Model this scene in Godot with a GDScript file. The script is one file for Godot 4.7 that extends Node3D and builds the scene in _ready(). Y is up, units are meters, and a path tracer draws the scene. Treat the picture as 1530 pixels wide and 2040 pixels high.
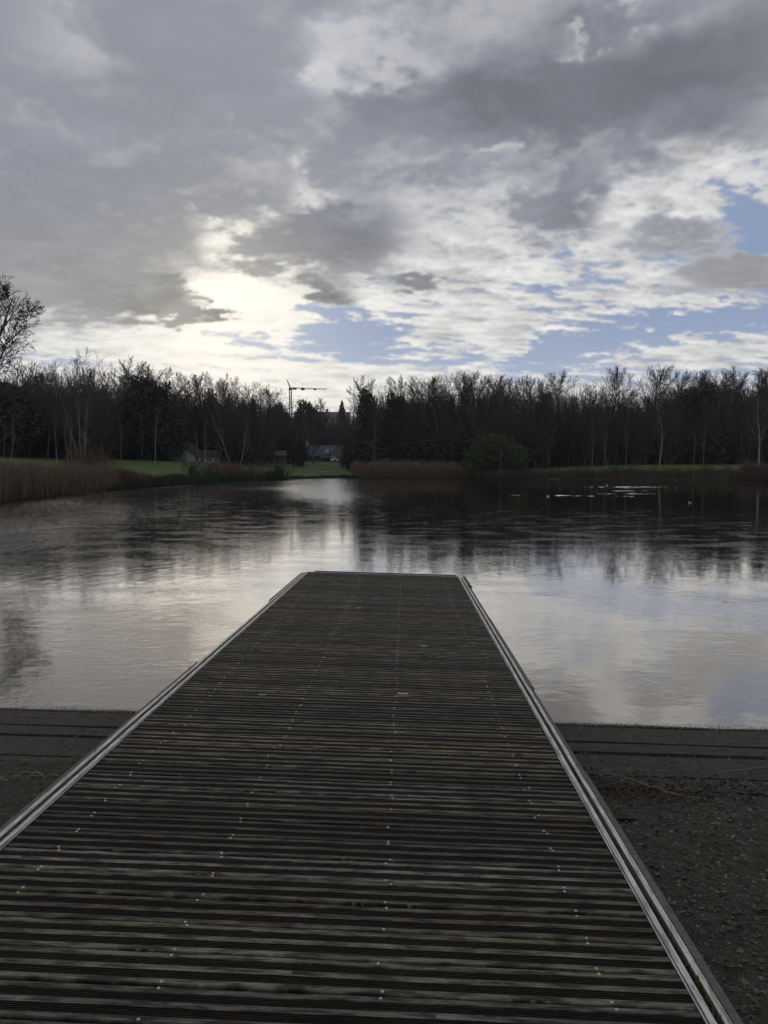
extends Node3D
# A lake in a park on a grey winter afternoon, seen from the shore end of a wooden pontoon. Metres, y up, the water is y = 0, the camera looks along -z.

const EYE := Vector3(0, 2.0, 0)
const FOCAL := 1500.0            # in pixels of the 1530 x 2040 photograph
const PITCH := 3.51              # degrees below the level
var used := {}
var lake := PackedVector2Array([Vector2(-15, -5.0), Vector2(-20, -12), Vector2(-21.5, -25), Vector2(-21, -40), Vector2(-23, -64), Vector2(-21.4, -88), Vector2(-17.5, -110), Vector2(-10, -119), Vector2(-4, -126), Vector2(4, -129), Vector2(13, -129), Vector2(20, -120), Vector2(27, -112), Vector2(38, -107), Vector2(54, -105), Vector2(76, -99), Vector2(88, -70), Vector2(72, -30), Vector2(45, -9), Vector2(15, -5.0)])

# ---------------------------------------------------------------- small helpers

func rng(s: int) -> RandomNumberGenerator:
	var r := RandomNumberGenerator.new()
	r.seed = s
	return r

func noise(s: int, freq: float, oct := 4, gain := 0.5, kind := FastNoiseLite.TYPE_SIMPLEX_SMOOTH) -> FastNoiseLite:
	var n := FastNoiseLite.new()
	n.seed = s
	n.noise_type = kind
	n.frequency = freq
	n.fractal_type = FastNoiseLite.FRACTAL_FBM if oct > 1 else FastNoiseLite.FRACTAL_NONE
	n.fractal_octaves = oct
	n.fractal_gain = gain
	return n

func lin(r: float, g: float, b: float) -> Color:      # a real-world base colour, given in linear light
	return Color(r, g, b).linear_to_srgb()

func mat(c: Color, rough := 0.85, metal := 0.0) -> StandardMaterial3D:
	var m := StandardMaterial3D.new()
	m.albedo_color = c
	m.roughness = rough
	m.metallic = metal
	return m

func ease01(a: float, b: float, x: float) -> float:
	var t := clampf((x - a) / (b - a), 0.0, 1.0)
	return t * t * (3.0 - 2.0 * t)

func numbered(called: String) -> String:
	var k: int = used.get(called, 0)
	used[called] = k + 1
	return called if k == 0 else "%s_%03d" % [called, k]

func tag(o: Node3D, label: String, category: String, group := "", kind := "") -> Node3D:
	o.set_meta("label", label)
	if category:
		o.set_meta("category", category)
	if group:
		o.set_meta("group", group)
	if kind:
		o.set_meta("kind", kind)
	return o

func thing(called: String, label: String, category: String, at := Vector3.ZERO, group := "") -> Node3D:
	var o := Node3D.new()
	o.name = numbered(called)
	add_child(o)
	o.position = at
	return tag(o, label, category, group)

func part(called: String, mesh: Mesh, m: Material, parent: Node3D, at := Vector3.ZERO) -> MeshInstance3D:
	var o := MeshInstance3D.new()
	o.name = called
	o.mesh = mesh
	o.material_override = m
	o.position = at
	if parent.has_meta("parts_" + called):
		var k: int = parent.get_meta("parts_" + called)
		o.name = "%s_%03d" % [called, k]
		parent.set_meta("parts_" + called, k + 1)
	else:
		parent.set_meta("parts_" + called, 1)
	parent.add_child(o, true)
	return o

func single(called: String, mesh: Mesh, m: Material, label: String, category: String, at := Vector3.ZERO, group := "", kind := "") -> MeshInstance3D:
	var o := MeshInstance3D.new()
	o.name = numbered(called)
	o.mesh = mesh
	o.material_override = m
	o.position = at
	add_child(o)
	tag(o, label, category, group, kind)
	return o

func ground_stuff(called: String, mesh: Mesh, m: Material, label: String, places: Array, tints := []) -> MultiMeshInstance3D:
	var mm := MultiMesh.new()
	mm.transform_format = MultiMesh.TRANSFORM_3D
	mm.use_colors = not tints.is_empty()
	mm.mesh = mesh
	mm.instance_count = places.size()
	for i in places.size():
		mm.set_instance_transform(i, places[i])
		if tints:
			mm.set_instance_color(i, tints[i])
	var o := MultiMeshInstance3D.new()
	o.name = numbered(called)
	o.multimesh = mm
	o.material_override = m
	add_child(o)
	tag(o, label, "", "", "stuff")
	return o

class Buf:
	var v := PackedVector3Array()
	var n := PackedVector3Array()
	var uv := PackedVector2Array()
	var i := PackedInt32Array()

	func mesh() -> ArrayMesh:
		var a := []
		a.resize(Mesh.ARRAY_MAX)
		a[Mesh.ARRAY_VERTEX] = v
		a[Mesh.ARRAY_NORMAL] = n
		if uv.size() == v.size():
			a[Mesh.ARRAY_TEX_UV] = uv
		a[Mesh.ARRAY_INDEX] = i
		var m := ArrayMesh.new()
		m.add_surface_from_arrays(Mesh.PRIMITIVE_TRIANGLES, a)
		return m

	func tri(a: Vector3, b: Vector3, c: Vector3, out: Vector3) -> void:    # flat, turned so that it faces «out»
		var k := v.size()
		var nn := (b - a).cross(c - a).normalized()
		if nn.dot(out) > 0.0:
			v.append_array(PackedVector3Array([a, c, b]))
		else:
			v.append_array(PackedVector3Array([a, b, c]))
			nn = -nn
		n.append_array(PackedVector3Array([nn, nn, nn]))
		i.append_array(PackedInt32Array([k, k + 1, k + 2]))

	func quad(a: Vector3, b: Vector3, c: Vector3, d: Vector3, out: Vector3) -> void:
		tri(a, b, c, out)
		tri(a, c, d, out)

	func box(lo: Vector3, hi: Vector3) -> void:
		var p := []
		for k in 8:
			p.append(Vector3(hi.x if k & 1 else lo.x, hi.y if k & 2 else lo.y, hi.z if k & 4 else lo.z))
		quad(p[0], p[2], p[6], p[4], Vector3.LEFT)
		quad(p[1], p[3], p[7], p[5], Vector3.RIGHT)
		quad(p[0], p[1], p[5], p[4], Vector3.DOWN)
		quad(p[2], p[3], p[7], p[6], Vector3.UP)
		quad(p[0], p[1], p[3], p[2], Vector3.FORWARD)
		quad(p[4], p[5], p[7], p[6], Vector3.BACK)

	func prism(poly: PackedVector2Array, z0: float, z1: float) -> void:    # a closed outline in x, y swept along z
		var mid := Vector2.ZERO
		var area := 0.0
		for k in poly.size():
			var q := poly[(k + 1) % poly.size()]
			area += poly[k].cross(q)
		for k in poly.size():
			var p := poly[k]
			var q := poly[(k + 1) % poly.size()]
			var o := (q - p).orthogonal() * (1.0 if area < 0.0 else -1.0)
			o = Vector2((q - p).y, -(q - p).x) * (1.0 if area > 0.0 else -1.0)
			quad(Vector3(p.x, p.y, z0), Vector3(q.x, q.y, z0), Vector3(q.x, q.y, z1), Vector3(p.x, p.y, z1), Vector3(o.x, o.y, 0))
		var t := Geometry2D.triangulate_polygon(poly)
		for k in range(0, t.size(), 3):
			for z in [z0, z1]:
				tri(Vector3(poly[t[k]].x, poly[t[k]].y, z), Vector3(poly[t[k + 1]].x, poly[t[k + 1]].y, z), Vector3(poly[t[k + 2]].x, poly[t[k + 2]].y, z), Vector3(0, 0, -1 if z == z0 else 1) * (1 if z0 < z1 else -1))

	func tube(p: PackedVector3Array, r: PackedFloat32Array, sides: int) -> void:
		var k0 := v.size()
		var d := (p[1] - p[0]).normalized()
		var u := d.cross(Vector3.RIGHT if absf(d.x) < 0.8 else Vector3.BACK).normalized()
		for k in p.size():
			if k + 1 < p.size():
				d = (p[k + 1] - p[k]).normalized()
			u = (u - d * u.dot(d)).normalized()
			var w := d.cross(u)
			for j in sides:
				var a := TAU * j / sides
				var o := u * cos(a) + w * sin(a)
				v.append(p[k] + o * r[k])
				n.append(o)
		for k in p.size() - 1:
			for j in sides:
				var a := k0 + k * sides + j
				var b := k0 + k * sides + (j + 1) % sides
				i.append_array(PackedInt32Array([a, b + sides, b, a, a + sides, b + sides]))

	func leaf(c: Vector3, e: Vector3, f: Vector3) -> void:    # a small rhombus
		var k := v.size()
		var nn := e.cross(f).normalized()
		v.append_array(PackedVector3Array([c - e, c + f, c + e, c - f]))
		n.append_array(PackedVector3Array([nn, nn, nn, nn]))
		i.append_array(PackedInt32Array([k, k + 1, k + 2, k, k + 2, k + 3]))

# where a pixel of the photograph lies at a given distance along -z
func across(px: float, d: float) -> float:
	return (px - 765.0) / FOCAL * d

func high(py: float, d: float) -> float:
	return EYE.y + (928.0 - py) / FOCAL * d

# ---------------------------------------------------------------- the land

func shore_distance(x: float, z: float) -> float:
	var p := Vector2(x, z)
	var best := 1e9
	for k in lake.size():
		best = minf(best, p.distance_squared_to(Geometry2D.get_closest_point_to_segment(p, lake[k], lake[(k + 1) % lake.size()])))
	best = sqrt(best)
	return -best if Geometry2D.is_point_in_polygon(p, lake) else best

func land(x: float, z: float) -> float:
	var s := shore_distance(x, z)
	if z > -5.0 and absf(x) < 16.0:
		s = maxf(z + 5.9, 0.05)
	if s < 0.0:
		return maxf(-1.4, s * 0.3)
	var h := 0.12 * minf(s, 3.0) + 0.06 * clampf(s - 3.0, 0.0, 30.0) + 0.013 * maxf(s - 33.0, 0.0)
	h += 0.03 * clampf(-x - 20.0, 0.0, 40.0) * ease01(2.0, 20.0, s)
	var d := Vector2(x, z).length()
	h += 0.09 * clampf(d - 250.0, 0.0, 190.0) * ease01(-20, -120, z)
	return h

func _ready() -> void:
	camera_and_sky()
	terrain()
	water()
	slipway()
	pontoon()
	far_buildings()
	crane()
	trees()
	bank_plants()
	small_things()

# ---------------------------------------------------------------- camera, sky, sun

func camera_and_sky() -> void:
	var cam := Camera3D.new()
	cam.name = "camera"
	cam.position = EYE
	cam.rotation_degrees = Vector3(-PITCH, 0, 0)
	cam.fov = rad_to_deg(2.0 * atan(1020.0 / FOCAL))
	cam.near = 0.05
	cam.far = 3000.0
	add_child(cam)
	cam.current = true
	var env := Environment.new()
	env.background_mode = Environment.BG_SKY
	env.tonemap_mode = Environment.TONE_MAPPER_LINEAR
	env.tonemap_exposure = 1.0
	env.sdfgi_enabled = true
	env.ssao_enabled = true
	env.ssil_enabled = true
	env.fog_enabled = true
	env.fog_density = 0.00016
	env.fog_light_color = Color(0.80, 0.82, 0.88)
	var sky := Sky.new()
	var pm := PanoramaSkyMaterial.new()
	pm.panorama = ImageTexture.create_from_image(sky_image())
	sky.sky_material = pm
	env.sky = sky
	var we := WorldEnvironment.new()
	we.name = "world_environment"
	we.environment = env
	add_child(we)
	var sun := DirectionalLight3D.new()      # low behind thin cloud, left of the middle of the far bank
	sun.name = "sun"
	sun.light_energy = 0.15
	sun.light_color = Color(1.0, 0.93, 0.82)
	sun.light_angular_distance = 100.0
	sun.shadow_enabled = true
	var to_sun := ray(430, 585)
	sun.look_at_from_position(Vector3.ZERO, -to_sun, Vector3.UP)
	add_child(sun)

func ray(px: float, py: float) -> Vector3:
	return Vector3((px - 765.0) / FOCAL, (1020.0 - py) / FOCAL, -1.0).rotated(Vector3.RIGHT, -deg_to_rad(PITCH)).normalized()

# Broad banks of cloud over the sky's dome: each is [where it lies (as seen from the shore), half width and half height, how much]
func banks(list: Array, start: Callable) -> PackedFloat32Array:
	var f := PackedFloat32Array()
	f.resize(720 * 180)
	for y in 180:
		var e: float = start.call(y * 0.5)
		for x in 720:
			f[y * 720 + x] = e
	for b in list:
		var d := ray(b[0], b[1])
		var az := rad_to_deg(atan2(d.x, -d.z))
		var el := rad_to_deg(asin(d.y))
		var sx: float = b[2] / 26.2
		var sy: float = b[3] / 26.2
		for y in range(maxi(0, int((el - 3.0 * sy) * 2)), mini(180, int((el + 3.0 * sy) * 2) + 1)):
			for x in range(int((az - 3.0 * sx) * 2), int((az + 3.0 * sx) * 2) + 1):
				var g := exp(-pow((x * 0.5 - az) / sx, 2.0) - pow((y * 0.5 - el) / sy, 2.0))
				f[y * 720 + posmod(x + 360, 720)] += b[4] * g
	return f

func sample(f: PackedFloat32Array, az: float, el: float) -> float:
	var x := (az + 180.0) * 2.0
	var y := clampf(el * 2.0, 0.0, 178.0)
	var x0 := int(floor(x))
	var y0 := int(y)
	var fx := x - x0
	var fy := y - y0
	var a := posmod(x0, 720)
	var b := posmod(x0 + 1, 720)
	return lerpf(lerpf(f[y0 * 720 + a], f[y0 * 720 + b], fx), lerpf(f[y0 * 720 + 720 + a], f[y0 * 720 + 720 + b], fx), fy)

var thick: PackedFloat32Array
var thin: PackedFloat32Array
var gain: PackedFloat32Array
var n_big: FastNoiseLite
var n_mid: FastNoiseLite
var n_fine: FastNoiseLite
var n_ripple: FastNoiseLite
var sun_at: Vector3

func air(az: float, el: float) -> Vector3:
	var ar := deg_to_rad(az)
	var er := deg_to_rad(maxf(el, 0.0))
	var d := Vector3(sin(ar) * cos(er), sin(er), -cos(ar) * cos(er))
	var flat := 1.0 / (d.y + 0.13)
	var px := d.x * flat
	var pz := d.z * flat
	var big := n_big.get_noise_2d(px, pz)
	var stretch := lerpf(0.5, 0.95, ease01(7.0, 20.0, el))
	var mid := n_mid.get_noise_2d(px * lerpf(0.7, 1.0, stretch), pz)
	var fine := n_fine.get_noise_2d(px * stretch, pz * 0.9)
	var wob := 0.4 + minf(el, 30.0) / 30.0
	var mid2 := n_mid.get_noise_2d(pz + 31.0, px)
	var wx := az + (big * 2.0 + mid * 2.0 + fine * 0.7) * wob
	var wy := el + (mid2 * 1.7 + fine * 0.8) * wob
	var k := sample(thick, wx, wy)
	var t := sample(thin, wx, wy)
	var g := sample(gain, wx, wy)
	var ang := rad_to_deg(acos(clampf(d.dot(sun_at), -1.0, 1.0)))
	var glow := 0.72 * exp(-pow(ang / 7.0, 2.0)) + 0.36 * exp(-ang / 13.0)
	glow += 0.84 * exp(-pow(el / 5.0, 2.0)) * exp(-pow((az + 8.0) / 17.0, 2.0))
	var blue := Vector3(0.50, 0.57, 0.69).lerp(Vector3(0.26, 0.335, 0.51), ease01(0.0, 13.0, el)) + Vector3(0.33, 0.30, 0.24) * glow
	var rip := n_ripple.get_noise_2d(px * stretch * 0.9 + mid * 0.08, pz * 0.95 + px * 0.2 + fine * 0.02)
	var c := ease01(-0.34, 0.36, t + rip * 0.95 + fine * 0.35)
	var wool := Vector3(0.66, 0.665, 0.68) * (0.97 + (0.48 * rip + 0.26 * fine + 0.30 * mid) * (1.0 - 0.4 * minf(glow, 1.0))) * lerpf(1.0, 0.72, ease01(17.0, 27.0, el)) + Vector3(0.72, 0.65, 0.49) * glow
	var col := blue.lerp(wool, c)
	var aloft := lerpf(1.0, 0.62, ease01(16.0, 26.0, el))
	var body := k + big * 0.30 + (mid * 0.36 + fine * 0.22) * aloft
	var loose := maxf(minf(glow, 1.0), 0.7 * ease01(16.0, 26.0, el))
	var a := ease01(-0.18 - 0.12 * loose, 0.40 + 0.22 * loose, body)
	var dense := ease01(0.0, 0.85, body + mid * 0.2)
	var lit := Vector3(0.46, 0.475, 0.52) + Vector3(0.60, 0.53, 0.38) * glow
	var grey := Vector3(0.268, 0.285, 0.338) + Vector3(0.11, 0.088, 0.04) * glow
	# warmer below, bluer aloft
	grey = grey.lerp(Vector3(0.355, 0.352, 0.355) + Vector3(0.10, 0.078, 0.035) * glow, ease01(20.0, 9.0, el))
	var heavy := lit.lerp(grey, dense) * (1.0 + (0.07 * fine + 0.13 * mid) * ease01(34.0, 12.0, el) + 0.05 * mid + 0.12 * big) * g
	col = col.lerp(heavy, a)
	var top := Vector3(1.22, 1.15, 1.02)
	var soft := func(x: float, m: float) -> float: return x / pow(1.0 + pow(x / m, 5.0), 0.2)
	return Vector3(soft.call(col.x, top.x), soft.call(col.y, top.y), soft.call(col.z, top.z))      # thin cloud before a low sun is cream, not white

func sky_image() -> Image:
	n_big = noise(11, 1.3, 4, 0.5)
	n_mid = noise(23, 4.2, 5, 0.52)
	n_fine = noise(37, 15.0, 4, 0.6)
	n_ripple = noise(51, 6.5, 5, 0.58)
	sun_at = ray(440, 585)
	thick = banks([
		[120, 420, 420, 190, 0.45], [330, 150, 330, 150, 0.24], [140, 590, 200, 60, 0.55], [300, 600, 90, 22, 0.5], [20, 560, 200, 60, 0.3], [330, 640, 120, 25, 0.1],
		[450, 597, 100, 50, -0.85], [540, 590, 110, 55, -0.5], [330, 680, 120, 30, -0.5], [590, 330, 26, 20, -0.55], [615, 395, 46, 20, -0.5], [395, 435, 18, 10, -0.6], [435, 490, 36, 20, -0.6], [505, 430, 30, 8, -0.5],
		[700, 480, 150, 48, 0.75], [640, 450, 70, 30, 0.3], [560, 520, 60, 20, 0.25], [720, 530, 60, 26, 0.4],
		[628, 588, 66, 19, 2.4], [445, 622, 54, 17, 2.4], [285, 608, 62, 17, 0.9], [345, 578, 36, 13, 0.9], [826, 562, 40, 14, 2.2], [880, 566, 28, 17, 2.0], [365, 638, 24, 10, 1.2],
		[720, 125, 90, 42, -0.42], [640, 150, 24, 60, -0.36], [830, 100, 60, 30, -0.22], [905, 40, 50, 22, -0.2], [1250, 14, 60, 22, -0.5], [1130, 100, 26, 14, -0.7], [105, 60, 50, 60, -0.2],
		[740, 185, 60, 40, 0.5], [960, 170, 120, 40, 0.5], [1150, 60, 50, 20, 0.45], [1350, 140, 230, 110, 0.35], [1000, 250, 300, 70, 0.45],
		[1000, 310, 50, 16, -0.65], [1150, 290, 60, 14, -0.35], [880, 420, 170, 70, -0.35], [1130, 420, 60, 50, 0.75], [1115, 360, 16, 36, 0.6], [1180, 380, 24, 20, 0.5], [1155, 405, 22, 14, -0.75], [1080, 430, 50, 40, 0.25],
		[1400, 360, 160, 45, -0.75], [1280, 420, 90, 40, -0.55], [1480, 550, 110, 34, 1.15], [1400, 470, 110, 22, 0.65], [1300, 460, 60, 30, 0.3], [1500, 440, 60, 20, -0.6], [1530, 490, 50, 18, -1.0], [1720, 440, 200, 70, -0.9], [1310, 565, 60, 16, 0.45],
		[950, 520, 240, 70, -0.75], [1100, 600, 300, 60, -0.9], [700, 650, 300, 60, -0.7], [1300, 680, 400, 60, -0.6],
		[150, 265, 100, 30, -0.22], [430, 250, 110, 24, -0.18], [1530, 190, 40, 40, -0.3],
	], func(el: float) -> float: return lerpf(-0.75, 0.42, ease01(4.0, 15.0, el)) + 0.12 * ease01(15.0, 30.0, el))
	thin = banks([
		[680, 655, 120, 36, -1.15], [590, 690, 130, 20, -0.6], [790, 690, 100, 22, -0.6], [470, 668, 60, 14, -0.5], [740, 715, 120, 12, -0.3],
		[1190, 688, 130, 30, -1.3], [1390, 648, 150, 24, -1.2], [1040, 732, 140, 18, -1.1], [1280, 735, 120, 8, -0.5], [1540, 425, 90, 28, -1.2], [1510, 490, 70, 22, -1.5], [1750, 470, 220, 90, -1.4], [1900, 600, 250, 60, -1.2], [1110, 590, 90, 30, -0.35], [1050, 560, 70, 26, -0.3], [1220, 620, 120, 22, -0.35], [1420, 745, 140, 9, -0.8], [1530, 630, 80, 16, -0.5],
		[1330, 690, 60, 12, 0.3], [1420, 700, 130, 26, 1.2], [1180, 722, 80, 9, 0.9], [990, 660, 150, 22, 0.55], [1250, 590, 180, 16, 0.4], [1420, 605, 90, 14, 0.6], [940, 640, 100, 40, 0.3],
		[450, 580, 130, 80, 1.0], [700, 760, 400, 30, 0.5], [200, 700, 260, 40, 0.35], [150, 725, 60, 8, -0.9], [880, 480, 160, 80, 0.6], [1000, 400, 300, 80, 0.4],
	], func(el: float) -> float: return 0.22 + 0.12 * ease01(7.0, 11.0, el) + 0.75 * ease01(16.0, 24.0, el))
	gain = banks([
		[1330, 150, 240, 90, -0.36], [960, 185, 150, 45, -0.30], [735, 175, 60, 32, -0.2], [1150, 430, 70, 40, -0.2], [690, 470, 150, 50, -0.16], [1050, 260, 300, 60, -0.08], [1100, 50, 60, 26, -0.12],
		[628, 588, 62, 20, -0.3], [445, 622, 50, 18, -0.3], [285, 608, 62, 20, -0.25], [826, 562, 36, 14, -0.25], [880, 566, 26, 15, -0.3], [345, 578, 40, 16, -0.22],
		[150, 270, 120, 34, 0.1], [430, 255, 130, 30, 0.06], [90, 70, 90, 90, 0.08], [720, 110, 120, 60, 0.22], [640, 170, 30, 60, 0.15], [1250, 10, 80, 30, 0.2], [880, 330, 400, 60, 0.03], [1490, 560, 130, 40, -0.06], [200, 480, 260, 60, -0.03],
	], func(_el: float) -> float: return 1.0)
	var low := PackedFloat32Array()
	low.resize(1024 * 512 * 3)
	for y in 512:
		var el := 90.0 - (y + 0.5) * 180.0 / 512.0
		for x in 1024:
			var at := (y * 1024 + x) * 3
			if el < -1.0:
				low[at] = 0.06
				low[at + 1] = 0.06
				low[at + 2] = 0.055
				continue
			var az := (x + 0.5) * 360.0 / 1024.0
			var c := air(az - 360.0 if az > 180.0 else az, el)
			low[at] = c.x
			low[at + 1] = c.y
			low[at + 2] = c.z
	var im := Image.create_from_data(1024, 512, false, Image.FORMAT_RGBF, low.to_byte_array())
	im.resize(4096, 2048, Image.INTERPOLATE_BILINEAR)
	var f := im.get_data().to_float32_array()
	var step := 360.0 / 4096.0
	for y in range(540, 1034):
		var el := 90.0 - (y + 0.5) * step
		for k in range(-380, 380):
			var c := air((k + 0.5) * step, el)
			var at := (y * 4096 + posmod(k, 4096)) * 3
			var b := clampf((380.0 - absf(k + 0.5)) / 30.0, 0.0, 1.0) * clampf((y - 540.0) / 30.0, 0.0, 1.0)
			f[at] = lerpf(f[at], c.x, b)
			f[at + 1] = lerpf(f[at + 1], c.y, b)
			f[at + 2] = lerpf(f[at + 2], c.z, b)
	return Image.create_from_data(4096, 2048, false, Image.FORMAT_RGBF, f.to_byte_array())

# ---------------------------------------------------------------- textures

func speckle(size: int, s: int, freq: float, colors: Array, spread := 1.0, oct := 5) -> ImageTexture:    # a seamless mottle of real base colours (linear)
	var a := noise(s, freq, oct, 0.6).get_seamless_image(size, size).get_data()
	var b := noise(s + 7, freq * 6.0, 3, 0.6).get_seamless_image(size, size).get_data()
	var ramp := []
	for k in 256:
		var t := clampf(0.5 + (k / 255.0 - 0.5) * spread, 0.0, 1.0) * (colors.size() - 1)
		var j := mini(int(t), colors.size() - 2)
		var c: Color = colors[j].lerp(colors[j + 1], t - j)
		c = c.linear_to_srgb()
		ramp.append([c.r8, c.g8, c.b8])
	var out := PackedByteArray()
	out.resize(size * size * 3)
	for k in size * size:
		var c: Array = ramp[(a[k] * 5 + b[k] * 3) >> 3]
		out[k * 3] = c[0]
		out[k * 3 + 1] = c[1]
		out[k * 3 + 2] = c[2]
	return ImageTexture.create_from_image(Image.create_from_data(size, size, false, Image.FORMAT_RGB8, out))

func relief(size: int, s: int, freq: float, strength: float, oct := 4, gain_ := 0.5) -> ImageTexture:
	var im := noise(s, freq, oct, gain_).get_seamless_image(size, size)
	im.convert(Image.FORMAT_RGBA8)
	im.bump_map_to_normal_map(strength)
	return ImageTexture.create_from_image(im)

func tri_mat(tex: Texture2D, tile: float, rough: float, nrm: Texture2D = null, nscale := 1.0) -> StandardMaterial3D:
	var m := StandardMaterial3D.new()
	m.albedo_texture = tex
	m.roughness = rough
	m.uv1_triplanar = true
	m.uv1_world_triplanar = true
	m.uv1_scale = Vector3.ONE / tile
	if nrm:
		m.normal_enabled = true
		m.normal_texture = nrm
		m.normal_scale = nscale
	return m

# ---------------------------------------------------------------- land and water

func grid(xs: PackedFloat32Array, zs: PackedFloat32Array, height: Callable, uv_tile := 0.0) -> ArrayMesh:
	var b := Buf.new()
	var w := xs.size()
	var h := zs.size()
	var y := PackedFloat32Array()
	for r in h:
		for c in w:
			y.append(height.call(xs[c], zs[r]))
			b.v.append(Vector3(xs[c], y[-1], zs[r]))
			if uv_tile > 0.0:
				b.uv.append(Vector2(xs[c], zs[r]) / uv_tile)
	for r in h:
		for c in w:
			var c0 := maxi(c - 1, 0)
			var c1 := mini(c + 1, w - 1)
			var r0 := maxi(r - 1, 0)
			var r1 := mini(r + 1, h - 1)
			b.n.append(Vector3(-(y[r * w + c1] - y[r * w + c0]) / (xs[c1] - xs[c0]), 1.0, -(y[r1 * w + c] - y[r0 * w + c]) / (zs[r1] - zs[r0])).normalized())
	var flip := (zs[1] - zs[0]) * (xs[1] - xs[0]) < 0.0
	for r in h - 1:
		for c in w - 1:
			var k := r * w + c
			if flip:
				b.i.append_array(PackedInt32Array([k, k + w + 1, k + 1, k, k + w, k + w + 1]))
			else:
				b.i.append_array(PackedInt32Array([k, k + 1, k + w + 1, k, k + w + 1, k + w]))
	return b.mesh()

func terrain() -> void:
	var xs := PackedFloat32Array()
	var zs := PackedFloat32Array()
	for k in range(-90, 91):
		xs.append(signf(k) * (absf(k) * 1.35 + pow(absf(k) / 90.0, 4.0) * 900.0))
	for k in range(0, 180):
		var t := k / 179.0
		zs.append(60.0 - t * 275.0 - pow(t, 7.0) * 900.0)
	var bumps := noise(5, 0.05, 4)
	var lawn := tri_mat(speckle(512, 3, 0.02, [Color(0.034, 0.052, 0.010), Color(0.052, 0.098, 0.013), Color(0.070, 0.124, 0.017), Color(0.105, 0.122, 0.030)], 1.7), 9.0, 0.95, relief(512, 9, 0.06, 6.0), 0.8)
	var m := grid(xs, zs, func(x: float, z: float) -> float:
		var h := land(x, z)
		if absf(x) < 14.5 and z > -9.0 and z < 4.5:
			return minf(h, 0.1135 * (z + 5.9)) - 0.5
		return h + bumps.get_noise_2d(x, z) * 0.12 * ease01(0.0, 6.0, absf(h)))
	single("ground", m, lawn, "green park lawn and ground that rises gently from the lake", "", Vector3.ZERO, "", "structure")
	# the footpath that winds up from the far shore
	var pts := [Vector2(across(560, 133), -133), Vector2(across(620, 135), -135), Vector2(across(665, 137.5), -137.5), Vector2(across(700, 142), -142), Vector2(across(728, 150), -150), Vector2(across(748, 165), -165), Vector2(across(735, 190), -190)]
	var curve := Curve3D.new()
	for k in pts.size():
		var tan2: Vector2 = (pts[mini(k + 1, pts.size() - 1)] - pts[maxi(k - 1, 0)]) / 6.0
		curve.add_point(Vector3(pts[k].x, 0, pts[k].y), Vector3(-tan2.x, 0, -tan2.y), Vector3(tan2.x, 0, tan2.y))
	var b := Buf.new()
	var n := 60
	var rows := []
	for k in n + 1:
		var p := curve.sample_baked(curve.get_baked_length() * k / n)
		var q := curve.sample_baked(minf(curve.get_baked_length(), curve.get_baked_length() * k / n + 0.5))
		if k == n:
			q = p + Vector3(0, 0, -0.5)
		var side := (q - p).cross(Vector3.UP).normalized()
		var half := 1.1 + 0.9 * ease01(10, 40, k)
		var row := []
		for e in [-1.0, -0.5, 0.0, 0.5, 1.0]:
			var w: Vector3 = p + side * half * e
			w.y = land(w.x, w.z) + 0.10 - 0.04 * absf(e)
			row.append(w)
		rows.append(row)
	for k in n:
		for j in 4:
			b.quad(rows[k][j], rows[k][j + 1], rows[k + 1][j + 1], rows[k + 1][j], Vector3.UP)
	single("footpath", b.mesh(), tri_mat(speckle(256, 13, 0.03, [Color(0.10, 0.085, 0.065), Color(0.17, 0.15, 0.12)]), 3.0, 0.95), "pale gravel footpath across the far lawn", "", Vector3.ZERO, "", "structure")

# how ruffled the lake is, 0 calm to 9: calm by the pontoon and under the right-hand wood, windy along the left bank and down the open gap
func ruffle(x: float, d: float, patch: FastNoiseLite) -> float:
	var n := patch.get_noise_2d(x * 1.3, d * 0.6)
	var k := 2.4 + 0.6 * ease01(8.0, 20.0, d) + n * 1.6
	k += 4.2 * ease01(-0.22, -0.42, x / d + n * 0.12) * ease01(10.0, 26.0, d)
	k += 6.0 * exp(-pow((x + 0.09 * d + n * 2.0) / (0.055 * d + 0.8), 2.0)) * ease01(24.0, 50.0, d)
	k += 2.0 * exp(-pow((x + 0.25 * d) / (0.08 * d), 2.0)) * ease01(18.0, 30.0, d)
	k -= 2.6 * ease01(1.0, 8.0, x) * ease01(24.0, 45.0, d)
	return k

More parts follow.
